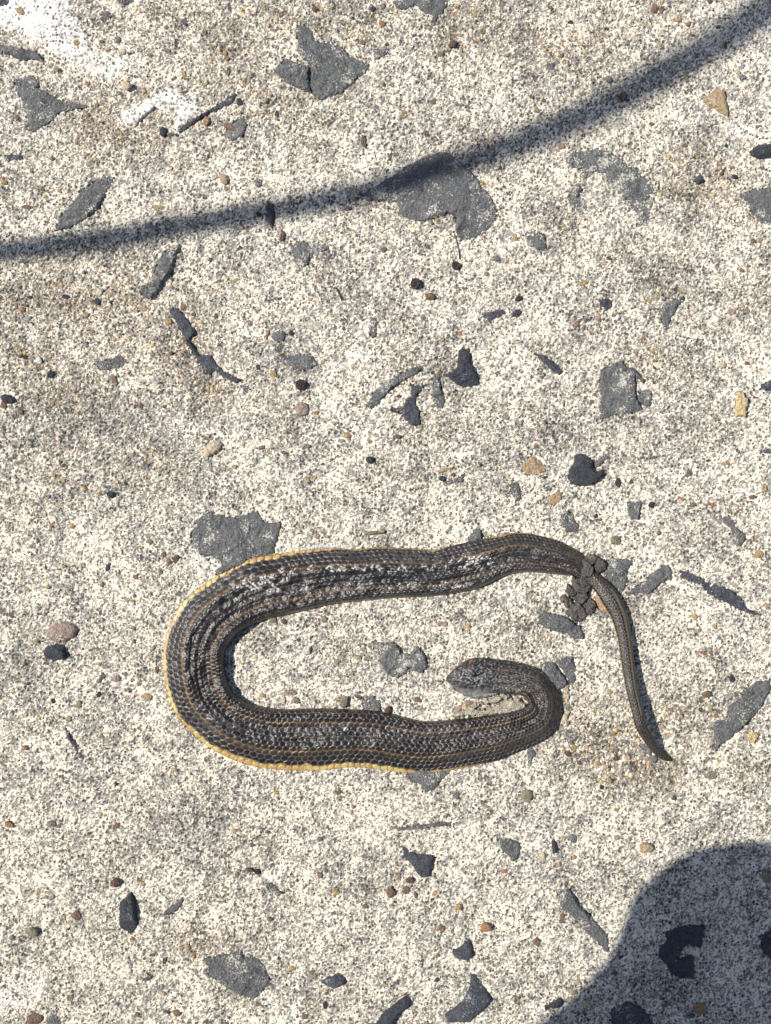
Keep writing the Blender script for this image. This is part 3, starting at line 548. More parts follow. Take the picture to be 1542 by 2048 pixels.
   (450,1430,34,24,0,'beige'),(190,545,20,30,0,'beige'),(625,1238,14,15,0,'brown'),(1465,255,16,13,0,'brown'),(1165,930,11,13,0,'redbrown'),(1520,670,26,38,0,'olive'),(545,140,14,15,0,'dark'),(1380,905,18,9,0,'ochre'),(875,835,11,0,0,'orange'),(705,865,12,26,0,'brown'),
   (125,1135,13,16,0,'redbrown'),(1340,275,9,16,0,'brown'),(630,272,20,11,0,'ochre'),(1385,810,12,22,0,'brown'),(1515,803,10,0,0,'dark'),(770,870,12,0,0,'ochre'),(1215,770,14,18,0,'grey'),(1380,1090,10,10,0,'redbrown'),(590,92,14,14,0,'ochre'),(740,110,16,14,0,'beige'),(30,1395,10,0,0,'tan'),(95,510,0,0,0,''),(145,320,12,0,0,'ochre'),(505,295,9,0,0,'orange'),(430,360,13,10,0,'ochre'),(65,45,0,0,0,''),(1105,200,10,22,0,'grey'),(385,690,14,8,0,'ochre'),(330,710,14,18,0,'brown')],
 'I': [(1475,260,26,24,0,'ochre'),(1145,850,36,11,22,'orange'),(1315,1000,16,26,0,'dark'),(630,180,30,32,0,'olive'),(1215,1215,14,15,0,'orange'),(880,140,17,18,0,'brown'),(1410,500,17,20,0,'cream'),(1515,600,13,10,0,'orange'),(960,270,16,12,0,'ochre'),
   (1095,630,22,20,0,'tan'),(1110,715,24,14,0,'tan'),(1460,160,15,15,0,'tan'),(590,1075,20,18,0,'tan'),(90,705,15,15,0,'slate2'),(855,990,9,8,0,'ochre'),(1185,1175,14,18,0,'tan'),(1225,1185,22,12,0,'grey'),(340,1440,24,18,35,'redbrown'),(1210,690,16,0,0,'tan'),(1155,740,0,0,0,''),
   (510,35,14,0,0,'dark'),(545,75,10,18,0,'brown'),(1000,1095,16,10,0,'olive'),(895,1285,0,0,0,''),(370,970,0,0,0,''),(630,1470,20,14,0,'redbrown'),(450,1350,12,0,0,'orange'),(560,1370,18,14,0,'grey'),(380,1400,16,0,0,'ochre'),(500,1330,18,14,0,'grey'),(680,1370,22,16,0,'grey'),(600,1420,15,0,0,'tan'),
   (520,1500,16,0,0,'tan'),(440,1480,20,14,0,'grey'),(700,1460,15,0,0,'beige'),(900,1280,14,14,0,'tan'),(935,1330,16,0,0,'beige'),(650,1290,15,0,0,'beige'),(580,1280,12,0,0,'tan'),(610,1320,14,0,0,'ochre'),(700,1160,14,0,0,'beige'),(1520,565,22,14,0,'tan'),(850,1470,22,26,0,'grey'),(960,1480,16,14,0,'tan'),(1170,1470,14,14,0,'tan'),(35,820,14,0,0,'beige'),(10,830,12,0,0,'ochre'),(790,1340,16,12,0,'grey')],
 'L': [(310,450,30,34,0,'cream'),(410,265,17,24,0,'olive'),(105,265,28,22,0,'olive'),(170,275,17,17,0,'redbrown'),(615,725,22,11,15,'redbrown'),(490,520,22,17,0,'pink'),(615,485,16,12,0,'ochre'),(970,740,24,14,0,'brown'),(725,710,9,11,0,'orange'),
   (270,300,13,17,0,'brown'),(1120,290,24,18,0,'pink'),(545,352,8,8,0,'dark'),(215,700,38,20,0,'pink'),(165,740,15,24,0,'beige'),(1270,310,14,26,0,'ochre'),(240,745,28,22,0,'olive'),(45,715,22,16,0,'tan'),(1055,605,12,0,0,'tan'),(1230,195,12,14,0,'brown'),(660,385,10,0,0,'orange'),(750,595,10,0,0,'tan'),(1345,160,0,0,0,''),(1010,350,8,0,0,'tan'),(1410,180,30,20,0,'slate2'),(1240,780,20,22,0,'beige')],
}
n_emb = 0
for tl, rows in EMB.items():
    for (x, y, rx, ry, rot, mk) in rows:
        if not rx: continue
        if n_emb >= 298 and rx < 14: continue
        if mk in ('slate', 'slate2'):
            ag = [i * 2 * math.pi / 8 for i in range(8)]
            rr = [random.uniform(.75, 1.1) for _ in ag]; ry2 = ry or rx * .9
            slab('stone', T(tl, [(x + rx * q * math.cos(a), y + ry2 * q * math.sin(a)) for a, q in zip(ag, rr)]), mk, .5, .8, .2, ground)
        else:
            n_emb += 1
            pebble(tl, x, y, rx, ry or None, rot, mk, True, flat=.55)

# ------------------------------------------------------------------ loose pebbles and bits (things)
LOOSE = [
 ('A',755,510,33,30,0,'beige','pebble','round cream pebble near the top left corner, casting a small shadow',None,.7),
 ('A',1225,715,19,32,10,'orange','pebble','small orange pebble at the right end of the white paste patch',None,.6),
 ('A',965,780,20,28,0,'dark','pebble','small black pebble below the white paste patch',None,.7),
 ('A',1330,1060,30,30,0,'tan','pebble','round brownish tan pebble above the left half of the shadow band',None,.6),
 ('B',1175,258,32,24,-20,'redbrown','pebble','reddish brown pebble near the top, right of the star-shaped stone',None,.7),
 ('B',640,835,15,38,-10,'brown','seed','slim brown upright seed above the shadow band in the middle',None,.8),
 ('B',160,1400,17,30,15,'redbrown','pebble','dark reddish brown pebble just under the shadow band',None,.8),
 ('C',585,465,22,20,0,'olive','pebble','pale olive pebble touching the upper side of the shadow band',None,.7),
 ('C',668,568,26,25,0,'amber','pebble','glossy amber brown pebble below the shadow band at upper right',None,.8),
 ('E',270,768,30,31,0,'dkbrown','seed','shiny round dark brown seed left of centre',None,.9),
 ('E',950,168,33,31,8,'dkbrown','seed','squarish dark brown seed above the middle of the picture',None,.85),
 ('E',1190,60,27,25,0,'dkbrown','seed','round dark seed with a greyish left side below the shadow band',None,.9),
 ('E',1030,245,32,27,0,'brown','pebble','rough dark brown crumb right below the squarish dark seed',None,.8),
 ('E',680,1215,24,23,0,'dark','pebble','small round black pebble above the snake in the middle',None,.8),
 ('E',845,1075,23,14,10,'brown','pebble','small oval light brown pebble below the cluster of dark slivers',None,.8),
 ('E',1110,1327,19,17,0,'dark','pebble','tiny round black pebble at the left end of a grey crescent stone',None,.8),
 ('E',1130,1272,46,13,-20,'tan','pebble','flat tan chip above the grey crescent stone',None,.5),
 ('D',295,705,21,24,0,'dark','pebble','small black pebble near the left edge, level with the long thin dark stone',None,.8),
 ('D',40,855,40,28,20,'dark','pebble','shiny black pebble at the left edge of the picture',None,.7),
 ('D',655,1420,24,22,0,'dark','pebble','small dark grey pebble with a black shadow, above and left of the snake',None,.8),
 ('F',50,255,26,15,-25,'dark','pebble','upper of two small dark pebbles below the largest stone',None,.7),
 ('F',40,342,32,18,-35,'dark','pebble','lower of two small dark pebbles below the largest stone',None,.7),
 ('F',640,1343,17,30,0,'dark','pebble','small black wedge of rock right of the craggy black rock',None,.7),
 ('F',835,1475,20,18,0,'dark','pebble','small black pebble right of a small grey stone at right of centre',None,.8),
 ('G',145,1410,21,17,20,'orange','pebble','orange brown pebble near the left edge below the snake bend',None,.7),
 ('H',55,360,30,19,30,'orange','pebble','bright orange pebble at the left edge in the lower part',None,.7),
 ('H',680,705,32,27,15,'redbrown','pebble','dark reddish pebble just above the slim black rock at lower left',None,.8),
 ('H',190,1000,40,28,15,'olive','pebble','pale greenish tan pebble with a dark shadow, lower left',None,.8),
 ('H',1480,630,28,16,20,'redbrown','pebble','left one of two touching dark brown pebbles below the snake',None,.8),
 ('H',1522,640,18,17,0,'dkbrown','pebble','right one of two touching dark brown pebbles below the snake',None,.8),
 ('J',800,770,28,38,0,'brown','pebble','largest brown pebble in the loose group below the fan-shaped rock',None,.6),
 ('J',920,690,26,18,0,'redbrown','pebble','dark brown pebble just left of the tip of the fan-shaped rock',None,.8),
 ('J',1210,855,23,20,0,'ochre','pebble','rounded ochre pebble below the stone beside the long slanting stone',None,.8),
 ('J',1375,970,34,30,0,'orange','pebble','rusty orange angular pebble above the bottom right black rocks',None,.8),
 ('K',262,490,19,40,-8,'black','pebble','small upright black rock right of a grey stone below the snake',None,.8),
 ('K',805,500,42,38,0,'tan','pebble','square tan brown pebble above the rounded shadow at lower right',None,.6),
 ('I',1160,1090,28,26,0,'brown','pebble','round brown pebble right of the snake tail',None,.8),
 ('L',530,750,28,38,0,'olive','pebble','olive grey pebble standing just above the lower loop of the snake',None,.7),
 ('L',785,802,23,24,0,'redbrown','pebble','dark red brown pebble touching the upper edge of the lower loop',None,.9),
]
for (tl, x, y, rx, ry, rot, mk, nm, lb, grp, fl) in LOOSE:
    pebble(tl, x, y, rx, ry, rot, mk, False, nm, lb, nm, grp, fl, ang=(mk not in ('dkbrown', 'amber', 'olive')))

# bigger loose rocks, flakes and chips from their outlines: tile, outline, mat, height, bevel, roughness, dome, name, label, category
ROCKS = [
 ('F', [(420,1170),(450,1175),(500,1220),(490,1260),(510,1280),(550,1265),(560,1290),(530,1330),(480,1360),(420,1370),(360,1350),(345,1310),(360,1260),(385,1220),(385,1185)], 'black', 2.6, 2.5, .9, 1.5, 'rock', 'craggy black rock with a notched right side, right of centre', 'rock'),
 ('H', [(770,765),(800,820),(805,900),(815,950),(790,1010),(770,1025),(735,1000),(695,985),(700,900),(705,830),(740,800)], 'black', 2.2, 2.0, .7, 1.0, 'rock', 'slim upright black rock at lower left', 'rock'),
 ('E', [(1210,560),(1240,545),(1280,580),(1285,650),(1320,700),(1335,770),(1290,780),(1240,785),(1190,760),(1130,710),(1170,690),(1200,660)], 'black', 2.0, 3.0, .9, 1.2, 'rock', 'dark peaked rock in the upper middle, right of the thin slivers', 'rock'),
 ('J', [(865,490),(900,500),(960,540),(1010,540),(1060,545),(1055,600),(1035,670),(990,680),(960,650),(930,600),(880,570)], 'black2', 1.8, 2.0, .7, .8, 'rock', 'fan-shaped dark rock pointing down, below the lower loop', 'rock'),
 ('J', [(385,1295),(440,1265),(500,1250),(535,1270),(535,1310),(470,1340),(420,1320)], 'black2', 1.8, 1.8, .5, 1.0, 'rock', 'small dark ridged rock near the bottom edge, pointing left', 'rock'),
 ('J', [(1170,1110),(1220,1090),(1270,1045),(1290,1080),(1295,1150),(1260,1175),(1200,1165),(1175,1140)], 'black2', 2.0, 2.0, .5, 1.0, 'rock', 'lumpy dark rock just above the big curved black rock', 'rock'),
 ('J', [(700,1570),(760,1490),(820,1440),(870,1400),(915,1380),(930,1410),(920,1445),(860,1480),(830,1520),(820,1570)], 'black', 2.6, 2.2, .6, 1.0, 'rock', 'long black rock cut by the bottom edge, slanting up to the right', 'rock'),
 ('J', [(1140,1490),(1230,1420),(1270,1340),(1280,1250),(1310,1250),(1350,1310),(1390,1370),(1415,1410),(1380,1440),(1330,1490),(1280,1542),(1150,1545),(1130,1510)], 'black2', 2.2, 2.6, .35, 1.5, 'rock', 'big curved blue black rock with a pointed top at the bottom edge', 'rock'),
 ('K', [(205,1440),(240,1420),(300,1385),(318,1410),(290,1450),(240,1450),(215,1470)], 'black', 1.8, 1.5, .6, .8, 'rock', 'small knobby black rock left of the rounded shadow at the bottom', 'rock'),
 ('C', [(1420,890),(1470,850),(1570,838),(1570,928),(1480,930),(1435,915)], 'black', 2.4, 2.0, .5, 1.0, 'rock', 'black rock at the right edge in the upper part', 'rock'),
 ('C', [(1080,1062),(1130,1020),(1145,1060),(1120,1085)], 'black2', 1.6, 1.5, .4, .8, 'rock', 'small dark rock left of the black rock at the right edge', 'rock'),
 ('G', [(265,715),(320,675),(380,662),(440,680),(460,710),(430,760),(380,785),(310,780),(275,755)], 'pink', 1.8, 2.6, .35, 1.3, 'pebble', 'flat oval pinkish pebble left of the snake', 'pebble'),
 ('G', [(250,850),(265,815),(310,800),(375,800),(390,850),(380,890),(310,895),(260,880)], 'black', 1.9, 1.4, .5, .8, 'rock', 'blocky black rock right below the pinkish pebble', 'rock'),
 ('D', [(1200,1160),(1230,1115),(1300,1098),(1325,1120),(1300,1160),(1250,1190),(1225,1215),(1205,1195)], 'beige', 1.6, 1.8, .5, .9, 'pebble', 'peach coloured flat pebble left of centre above the snake', 'pebble'),
 ('C', [(1135,600),(1165,565),(1220,520),(1275,530),(1285,590),(1298,660),(1290,685),(1240,655),(1190,625),(1165,605)], 'tan', 1.9, 1.6, .3, .5, 'stone_flake', 'triangular orange tan flake of stone at upper right', 'stone flake'),
 ('F', [(1350,800),(1375,815),(1385,805),(1390,830),(1413,845),(1398,955),(1335,955),(1343,870)], 'wood', 2.6, .5, .25, 0, 'wood_chip', 'pale yellow upright chip of wood near the right edge', 'wood chip'),
 ('I', [(1400,1350),(1432,1300),(1475,1330),(1450,1385)], 'wood', 1.6, .4, .2, 0, 'wood_chip', 'square tan wood chip right of the snake tail tip', 'wood chip'),
 ('E', [(60,480),(78,442),(90,442),(72,505),(60,502)], 'orange', 1.0, .6, .1, 0, 'wood_splinter', 'tiny orange splinter left of a grey translucent pebble', 'splinter'),
 ('S', [(342,105),(400,98),(470,95),(520,82),(543,92),(535,115),(440,132),(380,136),(345,134)], 'twig', 1.7, 1.0, .3, .2, 'twig', 'short greenish twig lying above the back of the snake', 'twig'),
]
for (tl, pts, mk, hh, bv, rg, dm, nm, lb, ct) in ROCKS:
    o = slab(nm, T(tl, pts), mk, hh, bv, rg, None, depth=.0008, dome=dm, cell=.0008, jag=.2, crag=.7 * rg, facets=.30 if mk in ('black', 'black2') else .05)
    tag(o, lb, ct)

def tube(name, pts, radii, mk, parent=None, sides=8):
    bm = bmesh.new(); rings = []
    n = len(pts)
    for i, (p, r) in enumerate(zip(pts, radii)):
        p = Vector(p); a = Vector(pts[max(0, i - 1)]); b = Vector(pts[min(n - 1, i + 1)]); t = (b - a).normalized()
        u = t.cross(Vector((0, 0, 1))); u = u.normalized() if u.length > 1e-4 else Vector((1, 0, 0)); v = t.cross(u).normalized()
        rings.append([bm.verts.new(p + (u * math.cos(q) + v * math.sin(q)) * r) for q in [k * 2 * math.pi / sides for k in range(sides)]])
    for a, b in zip(rings, rings[1:]):
        for k in range(sides): bm.faces.new([a[k], a[(k + 1) % sides], b[(k + 1) % sides], b[k]])
    bm.faces.new(rings[0]); bm.faces.new(rings[-1]); bmesh.ops.recalc_face_normals(bm, faces=bm.faces)
    me = bpy.data.meshes.new(name); bm.to_mesh(me); bm.free()
    return link(name, me, M[mk] if isinstance(mk, str) else mk, parent, smooth=True)
def hair(pts, r, mk, nm, lb, ct):
    q = [(*P(x, y, .001), zg(*P(x, y)) + .0009) for x, y in pts]
    o = tube(nm, q, [r] * len(q), mk, None, 6); tag(o, lb, ct)
hair([(908,468),(912,478),(915,492),(918,505),(919,518)], .00025, 'stem', 'dry_stem', 'thin upright dry stem below the largest grey stone', 'dry stem')
hair([(777,2008),(779,2003),(786,1999),(797,1995),(806,1990),(814,1984)], .0002, 'stem', 'dry_stem', 'hair-thin curled stem above the long black rock at the bottom', 'dry stem')
hair([(668,573),(674,580),(679,590),(683,600)], .0003, 'stem', 'dry_stem', 'tiny bent stem left of the squarish dark seed', 'dry stem')

# ------------------------------------------------------------------ sand: grains nobody could count
def sand():
    N = 90000
    u = rng.uniform(-20, 1562, N); v = rng.uniform(-20, 2068, N)
    x = (u - CX) * PX; y = (CY - v) * PX
    ix = np.clip(np.searchsorted(gx, x), 0, nx - 1); iy = np.clip(np.searchsorted(gy, y), 0, ny - 1)
    sa = sandy[iy, ix]; wt = white[iy, ix]; cv = cov[iy, ix]
    pr = np.clip(.07 + .72 * sa, 0, .9) * (1 - np.clip(wt, 0, 1)) * (cv < .25)
    k = rng.random(N) < pr
    x, y, ix, iy, sa = x[k], y[k], ix[k], iy[k], sa[k]; n = len(x)
    z = Z[iy, ix]
    r = (rng.gamma(3, .15, n) + .16) * MM * (.75 + .35 * np.clip(sa, 0, 1.2)); r = np.clip(r, .0003, .0013)
    gxp = ((x / PX + CX) - 1220) / 120; gyp = ((CY - y / PX) - 1490) / 80
    r *= 1 + .15 * np.exp(-gxp ** 2 - gyp ** 2)
    base = np.array([(1, 0, 0), (-.5, .87, 0), (-.5, -.87, 0), (.5, .87, .1), (.5, -.87, .1), (-1, 0, .1), (.25, .1, .85), (-.3, -.2, .8), (0, .4, .75)])
    tri = np.array([(0,3,6),(3,1,8),(3,8,6),(1,5,8),(5,7,8),(5,2,7),(2,4,7),(4,6,7),(4,0,6),(6,8,7)])
    nb = len(base)
    ang = rng.random(n) * 2 * np.pi; ca, sn = np.cos(ang), np.sin(ang)
    jit = 1 + .28 * (rng.random((n, nb, 3)) - .5)
    B = base[None] * jit; sx = rng.uniform(.75, 1.15, n)
    lx = B[..., 0] * sx[:, None]; ly = B[..., 1]; lz = B[..., 2]
    vx = x[:, None] + r[:, None] * (lx * ca[:, None] - ly * sn[:, None]); vy = y[:, None] + r[:, None] * (lx * sn[:, None] + ly * ca[:, None])
    vz = z[:, None] + r[:, None] * (lz * .8 - .12)
    Vv = np.stack([vx, vy, vz], -1).reshape(-1, 3)
    Ff = (tri[None] + (np.arange(n) * nb)[:, None, None]).reshape(-1, 3)
    pal = .95 * np.array([(.46,.35,.22),(.60,.52,.39),(.68,.62,.50),(.36,.24,.13),(.42,.30,.12),(.24,.225,.20),(.16,.155,.15),(.05,.05,.052),(.40,.20,.10),(.52,.44,.33),(.36,.33,.28)])
    pw = np.array([.15,.16,.13,.05,.06,.13,.10,.05,.015,.12,.08]); pw /= pw.sum()
    c = pal[rng.choice(len(pal), n, p=pw)] * rng.uniform(.8, 1.15, (n, 1))
    me = fast_mesh('sand', Vv, Ff, smooth=False); col_attr(me, 'tint', np.repeat(c, nb, axis=0))
    m = attr_mat('sand_grain', .7, .35, .0001, 2500, .25)[0]; me.materials.append(m)
    o = link('sand', me); tag(o, 'tan, cream and grey sand grains lying in the hollows of the concrete', None, None, 'stuff')
sand()

# ------------------------------------------------------------------ the snake
# cross-sections from tail tip to snout: outer x, y, inner x, y, height mm, yellow 0..1, lift mm, tail 0..1
SEC = [
 (1346,1519,1342,1523,.8,0,.3,1),(1337,1512,1325,1520,1.6,0,.5,1),(1322,1497,1307,1507,2.2,0,1.5,1),(1310,1477,1291,1487,2.8,0,3.5,1),(1293,1450,1272,1458,3.2,0,5,1),
 (1284,1413,1262,1420,3.6,.1,4.6,1),(1275,1375,1252,1380,4,.2,3.6,1),(1269,1325,1243,1328,4.3,.3,2.4,1),(1263,1273,1235,1277,4.6,.6,1.4,1),(1255,1228,1222,1236,5,.6,.6,1),
 (1243,1197,1209,1214,5,.4,.2,1),(1231,1178,1197,1194,4.6,.1,0,.9),(1217,1163,1188,1181,4,0,0,.8),(1202,1150,1180,1171,3.6,0,0,.7),(1186,1132,1166,1163,3.4,0,0,.5),(1172,1115,1154,1156,3.8,.2,0,.2),
 (1158,1101,1142,1152,4.4,.3,0,.1),(1130,1087,1118,1150,5,.2,0,0),(1100,1076,1092,1147,5.4,.2,0,0),(1060,1068,1058,1145,5.6,.2,0,0),(1025,1066,1025,1148,5.6,.4,0,0),(1000,1071,1003,1155,5.6,.5,0,0),
 (950,1080,955,1177,5.6,.1,0,0),(900,1093,905,1188,5.4,.1,0,0),(870,1100,874,1192,5.4,.6,0,0),(850,1098,853,1194,5.4,.5,0,0),(800,1096,803,1196,5.4,.35,0,0),(750,1094,753,1199,5.6,.4,0,0),(700,1097,703,1204,5.8,.45,0,0),(650,1096,656,1210,6,.6,0,0),
 (600,1101,612,1220,6.2,.8,0,0),(550,1109,567,1231,6.4,.9,0,0),(500,1118,535,1238,6.6,1,0,0),(450,1140,508,1249,6.8,1,0,0),(400,1173,482,1263,7.2,1,0,0),(365,1207,465,1280,7.4,.9,0,0),
 (341,1248,454,1298,7.6,.8,0,0),(329,1295,450,1318,7.6,.7,0,0),(327,1340,451,1340,7.4,.7,0,0),(335,1385,456,1362,7,.7,0,0),(352,1427,466,1382,6.6,.8,0,0),(382,1463,482,1397,6.2,1,0,0),
 (422,1497,503,1408,6,1.1,0,0),(472,1522,530,1414,5.8,1.2,0,0),(530,1537,562,1418,5.6,1.3,0,0),(590,1542,605,1417,5.4,1.3,0,0),(650,1539,655,1416,5.4,1.3,0,0),(700,1534,702,1418,5.4,1.4,0,0),
 (750,1537,752,1421,5.4,1.2,0,0),(805,1546,800,1432,5.4,1,0,0),(850,1546,845,1442,5.4,.75,0,0),(900,1540,893,1440,5.4,.5,0,0),(955,1530,945,1434,5.6,.3,0,0),(1005,1517,992,1428,5.8,0,0,0),
 (1050,1499,1025,1422,6,0,0,0),(1085,1482,1043,1416,6.2,0,0,0),(1110,1463,1052,1411,6.4,0,0,0),(1122,1435,1055,1406,6.5,0,0,0),(1124,1405,1054,1400,6.5,0,0,0),(1117,1375,1048,1394,6.5,0,0,0),
 (1103,1356,1040,1391,6.5,0,0,.1),(1083,1341,1030,1390,6.5,0,0,.2),(1060,1331,1018,1389,6.5,0,0,.3),(1030,1323,1001,1388,6.5,0,0,.4),(995,1318,982,1388,7,0,0,.6),(965,1315,962,1388,7.5,0,0,.8),
 (940,1317,942,1389,7.2,0,0,.9),(920,1328,924,1385,6,0,0,1),(906,1340,909,1377,4.6,0,0,1),(896,1350,898,1368,3.2,0,0,1),(892,1356,893,1362,2,0,0,1),
]
def catmull(A, t):
    A = np.asarray(A, float); n = len(A); i = np.clip(np.floor(t).astype(int), 0, n - 2); f = (t - i)[:, None]
    p0 = A[np.clip(i - 1, 0, n - 1)]; p1 = A[i]; p2 = A[i + 1]; p3 = A[np.clip(i + 2, 0, n - 1)]
    return .5 * ((2 * p1) + (-p0 + p2) * f + (2 * p0 - 5 * p1 + 4 * p2 - p3) * f ** 2 + (-p0 + 3 * p1 - 3 * p2 + p3) * f ** 3)
def snake():
    S = np.array(SEC, float)
    t = np.linspace(0, len(S) - 1, 6000); D = catmull(S, t)
    c = (D[:, :2] + D[:, 2:4]) / 2 * PX
    L = np.concatenate([[0], np.cumsum(np.hypot(*np.diff(c, axis=0).T))]); LT = L[-1]
    ns = int(LT / .00036); s_ = np.linspace(0, LT, ns); tt = np.interp(s_, L, t); D = catmull(S, tt)
    O = D[:, :2]; I = D[:, 2:4]; Hh = np.clip(D[:, 4], .3, 9); ye = np.clip(D[:, 5], 0, 2); lift = np.clip(D[:, 6] * 1.5, 0, 9); tail = np.clip(D[:, 7], 0, 1)
    # a little natural waviness of the margins
    wv = perlin(s_, s_ * 0, .012, 71) * 1.6
    dirn = (O - I) / (np.linalg.norm(O - I, axis=1, keepdims=True) + 1e-9); O = O + dirn * wv[:, None] * (1 - tail)[:, None]
    W = np.linalg.norm(O - I, axis=1) * PX
    from_snout = LT - s_; head = sstep(.027, .019, from_snout)
    nt_ = 104; v = np.linspace(0, 1, nt_)
    vm = .5 - .5 * np.cos(np.pi * v); v = .25 * vm + .75 * v          # denser near both margins
    VV, SS = np.meshgrid(v, s_); nsn = len(s_)
    hd = head[:, None]; tl_ = tail[:, None]
    # height across the back
    e = np.clip(VV, 0, 1)
    flatp = np.sqrt(np.clip(1 - (1 - np.clip(e / .16, 0, 1)) ** 2, 0, 1)) * (.10 + .90 * sstep(1.0, .62, e) ** .8)
    rnd = np.sqrt(np.clip(1 - (2 * e - 1) ** 2, 0, 1)) ** .9
    prof = flatp * (1 - tl_) + rnd * tl_
    fold = .16 * np.sin(2 * np.pi * (e * 1.9 + .13 + .05 * np.sin(SS * 60))) + .30 * perlin(SS * .35, e * .030, .006, 72) + .12 * perlin(SS, e * .03, .004, 73)
    crease = np.exp(-((e - (.47 + .05 * np.sin(SS * 37))) / .035) ** 2)
    prof = prof * (1 + fold * (1 - tl_) * .8 * np.clip(prof * 1.3, 0, 1) - .12 * crease * (1 - tl_))
    zz = prof * Hh[:, None] * MM
    # scales
    ls = np.clip(W * .112, .0017, .0033); ls = ls * (1 - .28 * np.exp(-((tt - 37.5) / 3.6) ** 4)) * (1 - .2 * np.exp(-((tt - 57) / 3.5) ** 4)); ls = np.where(head > .5, .0036, ls)
    a = np.concatenate([[0], np.cumsum(np.diff(s_) / ((ls[1:] + ls[:-1]) / 2))])[:, None] + 0 * VV
    NRW = (13.0 - 7.5 * tail * (from_snout > .1))[:, None]
    b = e * NRW + .12 * perlin(SS, e * .03, .008, 74)
    a = a + .42 * (e - .5) ** 2 * 3 + .30 * perlin(SS, e * .03, .011, 75) + .10 * perlin(SS, e * .03, .0035, 79)
    j0 = np.floor(b); best1 = np.full(a.shape, 9.); best2 = np.full(a.shape, 9.); ca = np.zeros(a.shape); cid = np.zeros(a.shape); cb = np.zeros(a.shape)
    for dj in (-1, 0, 1):
        jj = j0 + dj; off = .5 * np.mod(jj, 2)
        i0 = np.floor(a - off)
        for di in (-1, 0, 1):
            ii = i0 + di
            hsh = np.sin(ii * 12.9898 + jj * 78.233) * 43758.5453; hsh = hsh - np.floor(hsh)
            h2 = np.sin(ii * 39.346 + jj * 11.135) * 24634.634; h2 = h2 - np.floor(h2)
            jt = .16 + .32 * hd
            pa = ii + .5 + off + (hsh - .5) * jt; pb = jj + .5 + (h2 - .5) * jt
            d = np.hypot((a - pa) * 1.05, (b - pb) * .92)
            upd = d < best1
            best2 = np.where(upd, best1, np.minimum(best2, d))
            ca = np.where(upd, a - pa, ca); cb = np.where(upd, b - pb, cb); cid = np.where(upd, hsh, cid); best1 = np.where(upd, d, best1)
    edge = best2 - best1
    ej = edge + .05 * perlin(SS, e * .03, .0009, 76)
    inside = sstep(.05, .30, ej)
    tiltb = np.clip(.5 - ca * .9, 0, 1)                      # free edge towards the tail stands up
    amp = (.50 * MM) * np.clip(W / .022, .6, 1)[:, None] * (1 - .45 * hd)
    smear = sstep(.05, .45, perlin(SS * .5, e * .022, .0075, 77) + .25 * crease)    # rubbed areas without clear scales
    dd = np.clip(np.minimum(e, 1 - e) / .04, 0, 1)
    zz = zz + amp * (inside * (.55 + .75 * tiltb) - .35) * (1 - .55 * smear) * (.35 + .65 * dd) + .00010 * perlin(SS, e * .03, .0011, 78)
    # position
    tpos = e
    pxx = I[:, 0:1] + (O[:, 0:1] - I[:, 0:1]) * tpos; pyy = I[:, 1:2] + (O[:, 1:2] - I[:, 1:2]) * tpos
    zabs = zz + (lift * MM)[:, None] + .0001
    k = 1 - zabs / H
    X_ = (pxx - CX) * PX * k; Y_ = (CY - pyy) * PX * k
    # head details: brow ridges and a groove round the crown
    # colours
    q = np.clip(cid, 0, 1)[..., None]
    core = np.array([.010, .009, .009]) * (1 - q) + np.array([.028, .022, .019]) * q
    rimc = np.array([.185, .155, .125]) * np.ones(e.shape + (1,))
    st = np.exp(-((e - (.235 + .01 * np.sin(SS * 90))) / .026) ** 2) + np.exp(-((e - (.70 + .012 * np.sin(SS * 70))) / .026) ** 2)
    st = (st * (1 - hd) * (.85 + .35 * perlin(SS, e * .02, .01, 80)))[..., None]; st = np.clip(st, 0, 1)
    rimc = rimc + (np.array([.40, .245, .115]) - rimc) * np.clip(st * 1.1, 0, 1)
    core = core + (np.array([.14, .085, .045]) - core) * st * .35
    rimw = sstep(.19, .05, ej - .12 * tiltb + .06)[..., None]
    core = core + (np.array([.20, .125, .062]) - core) * st * .25
    col = core + (rimc - core) * rimw * (.92 - .25 * hd[..., None]) * (.55 + .45 * sstep(-.4, .3, perlin(SS, e * .03, .005, 90)))[..., None]
    tw = tl_ * (from_snout[:, None] > .15)
    col = col * (1 - .35 * tw * inside)[..., None]; col = col + (np.array([.23, .19, .145]) - col) * (tw * sstep(.20, .06, ej) * .65)[..., None]
    # yellow flank along the outer margin
    yw = .062 * ye[:, None] * (1 + .45 * perlin(SS, e * 0, .009, 92) + .3 * perlin(SS, e * 0, .003, 93))
    yl = sstep(1 - yw - .018, 1 - yw + .01, e + .012 * perlin(SS, e * 0, .003, 81)) * np.clip(ye * 1.6, 0, 1)[:, None] * (yw > .004)
    yc = np.array([.62, .45, .14]) * (1 + .25 * perlin(SS, e * .03, .0025, 82)[..., None]); yo = np.array([.46, .235, .07])
    om = sstep(-.1, .3, perlin(SS, e * .02, .006, 83) + .35 * (1 - np.clip((SS - .25) / .2, 0, 1)))[..., None]
    yc = yc + (yo - yc) * om * .6; yc = yc * (.50 + .62 * inside[..., None]); yc = yc + (np.array([.62, .54, .38]) - yc) * (.5 * sstep(.2, .5, perlin(SS, e * .03, .0017, 91)))[..., None]
    col = col + (yc - col) * yl[..., None]
    # tail's yellow dotted line
    tdot = np.exp(-((e - .80) / .05) ** 2) * tl_ * (ye[:, None] > .05) * (1 - hd) * sstep(.06, .2, ej) * (from_snout[:, None] > .2)
    col = col + (np.array([.42, .33, .15]) - col) * np.clip(tdot, 0, 1)[..., None] * .75
    tl2 = (tl_ * (from_snout[:, None] > .2))[..., None]
    col = col + (np.array([.060, .048, .042]) - col) * tl2 * .12
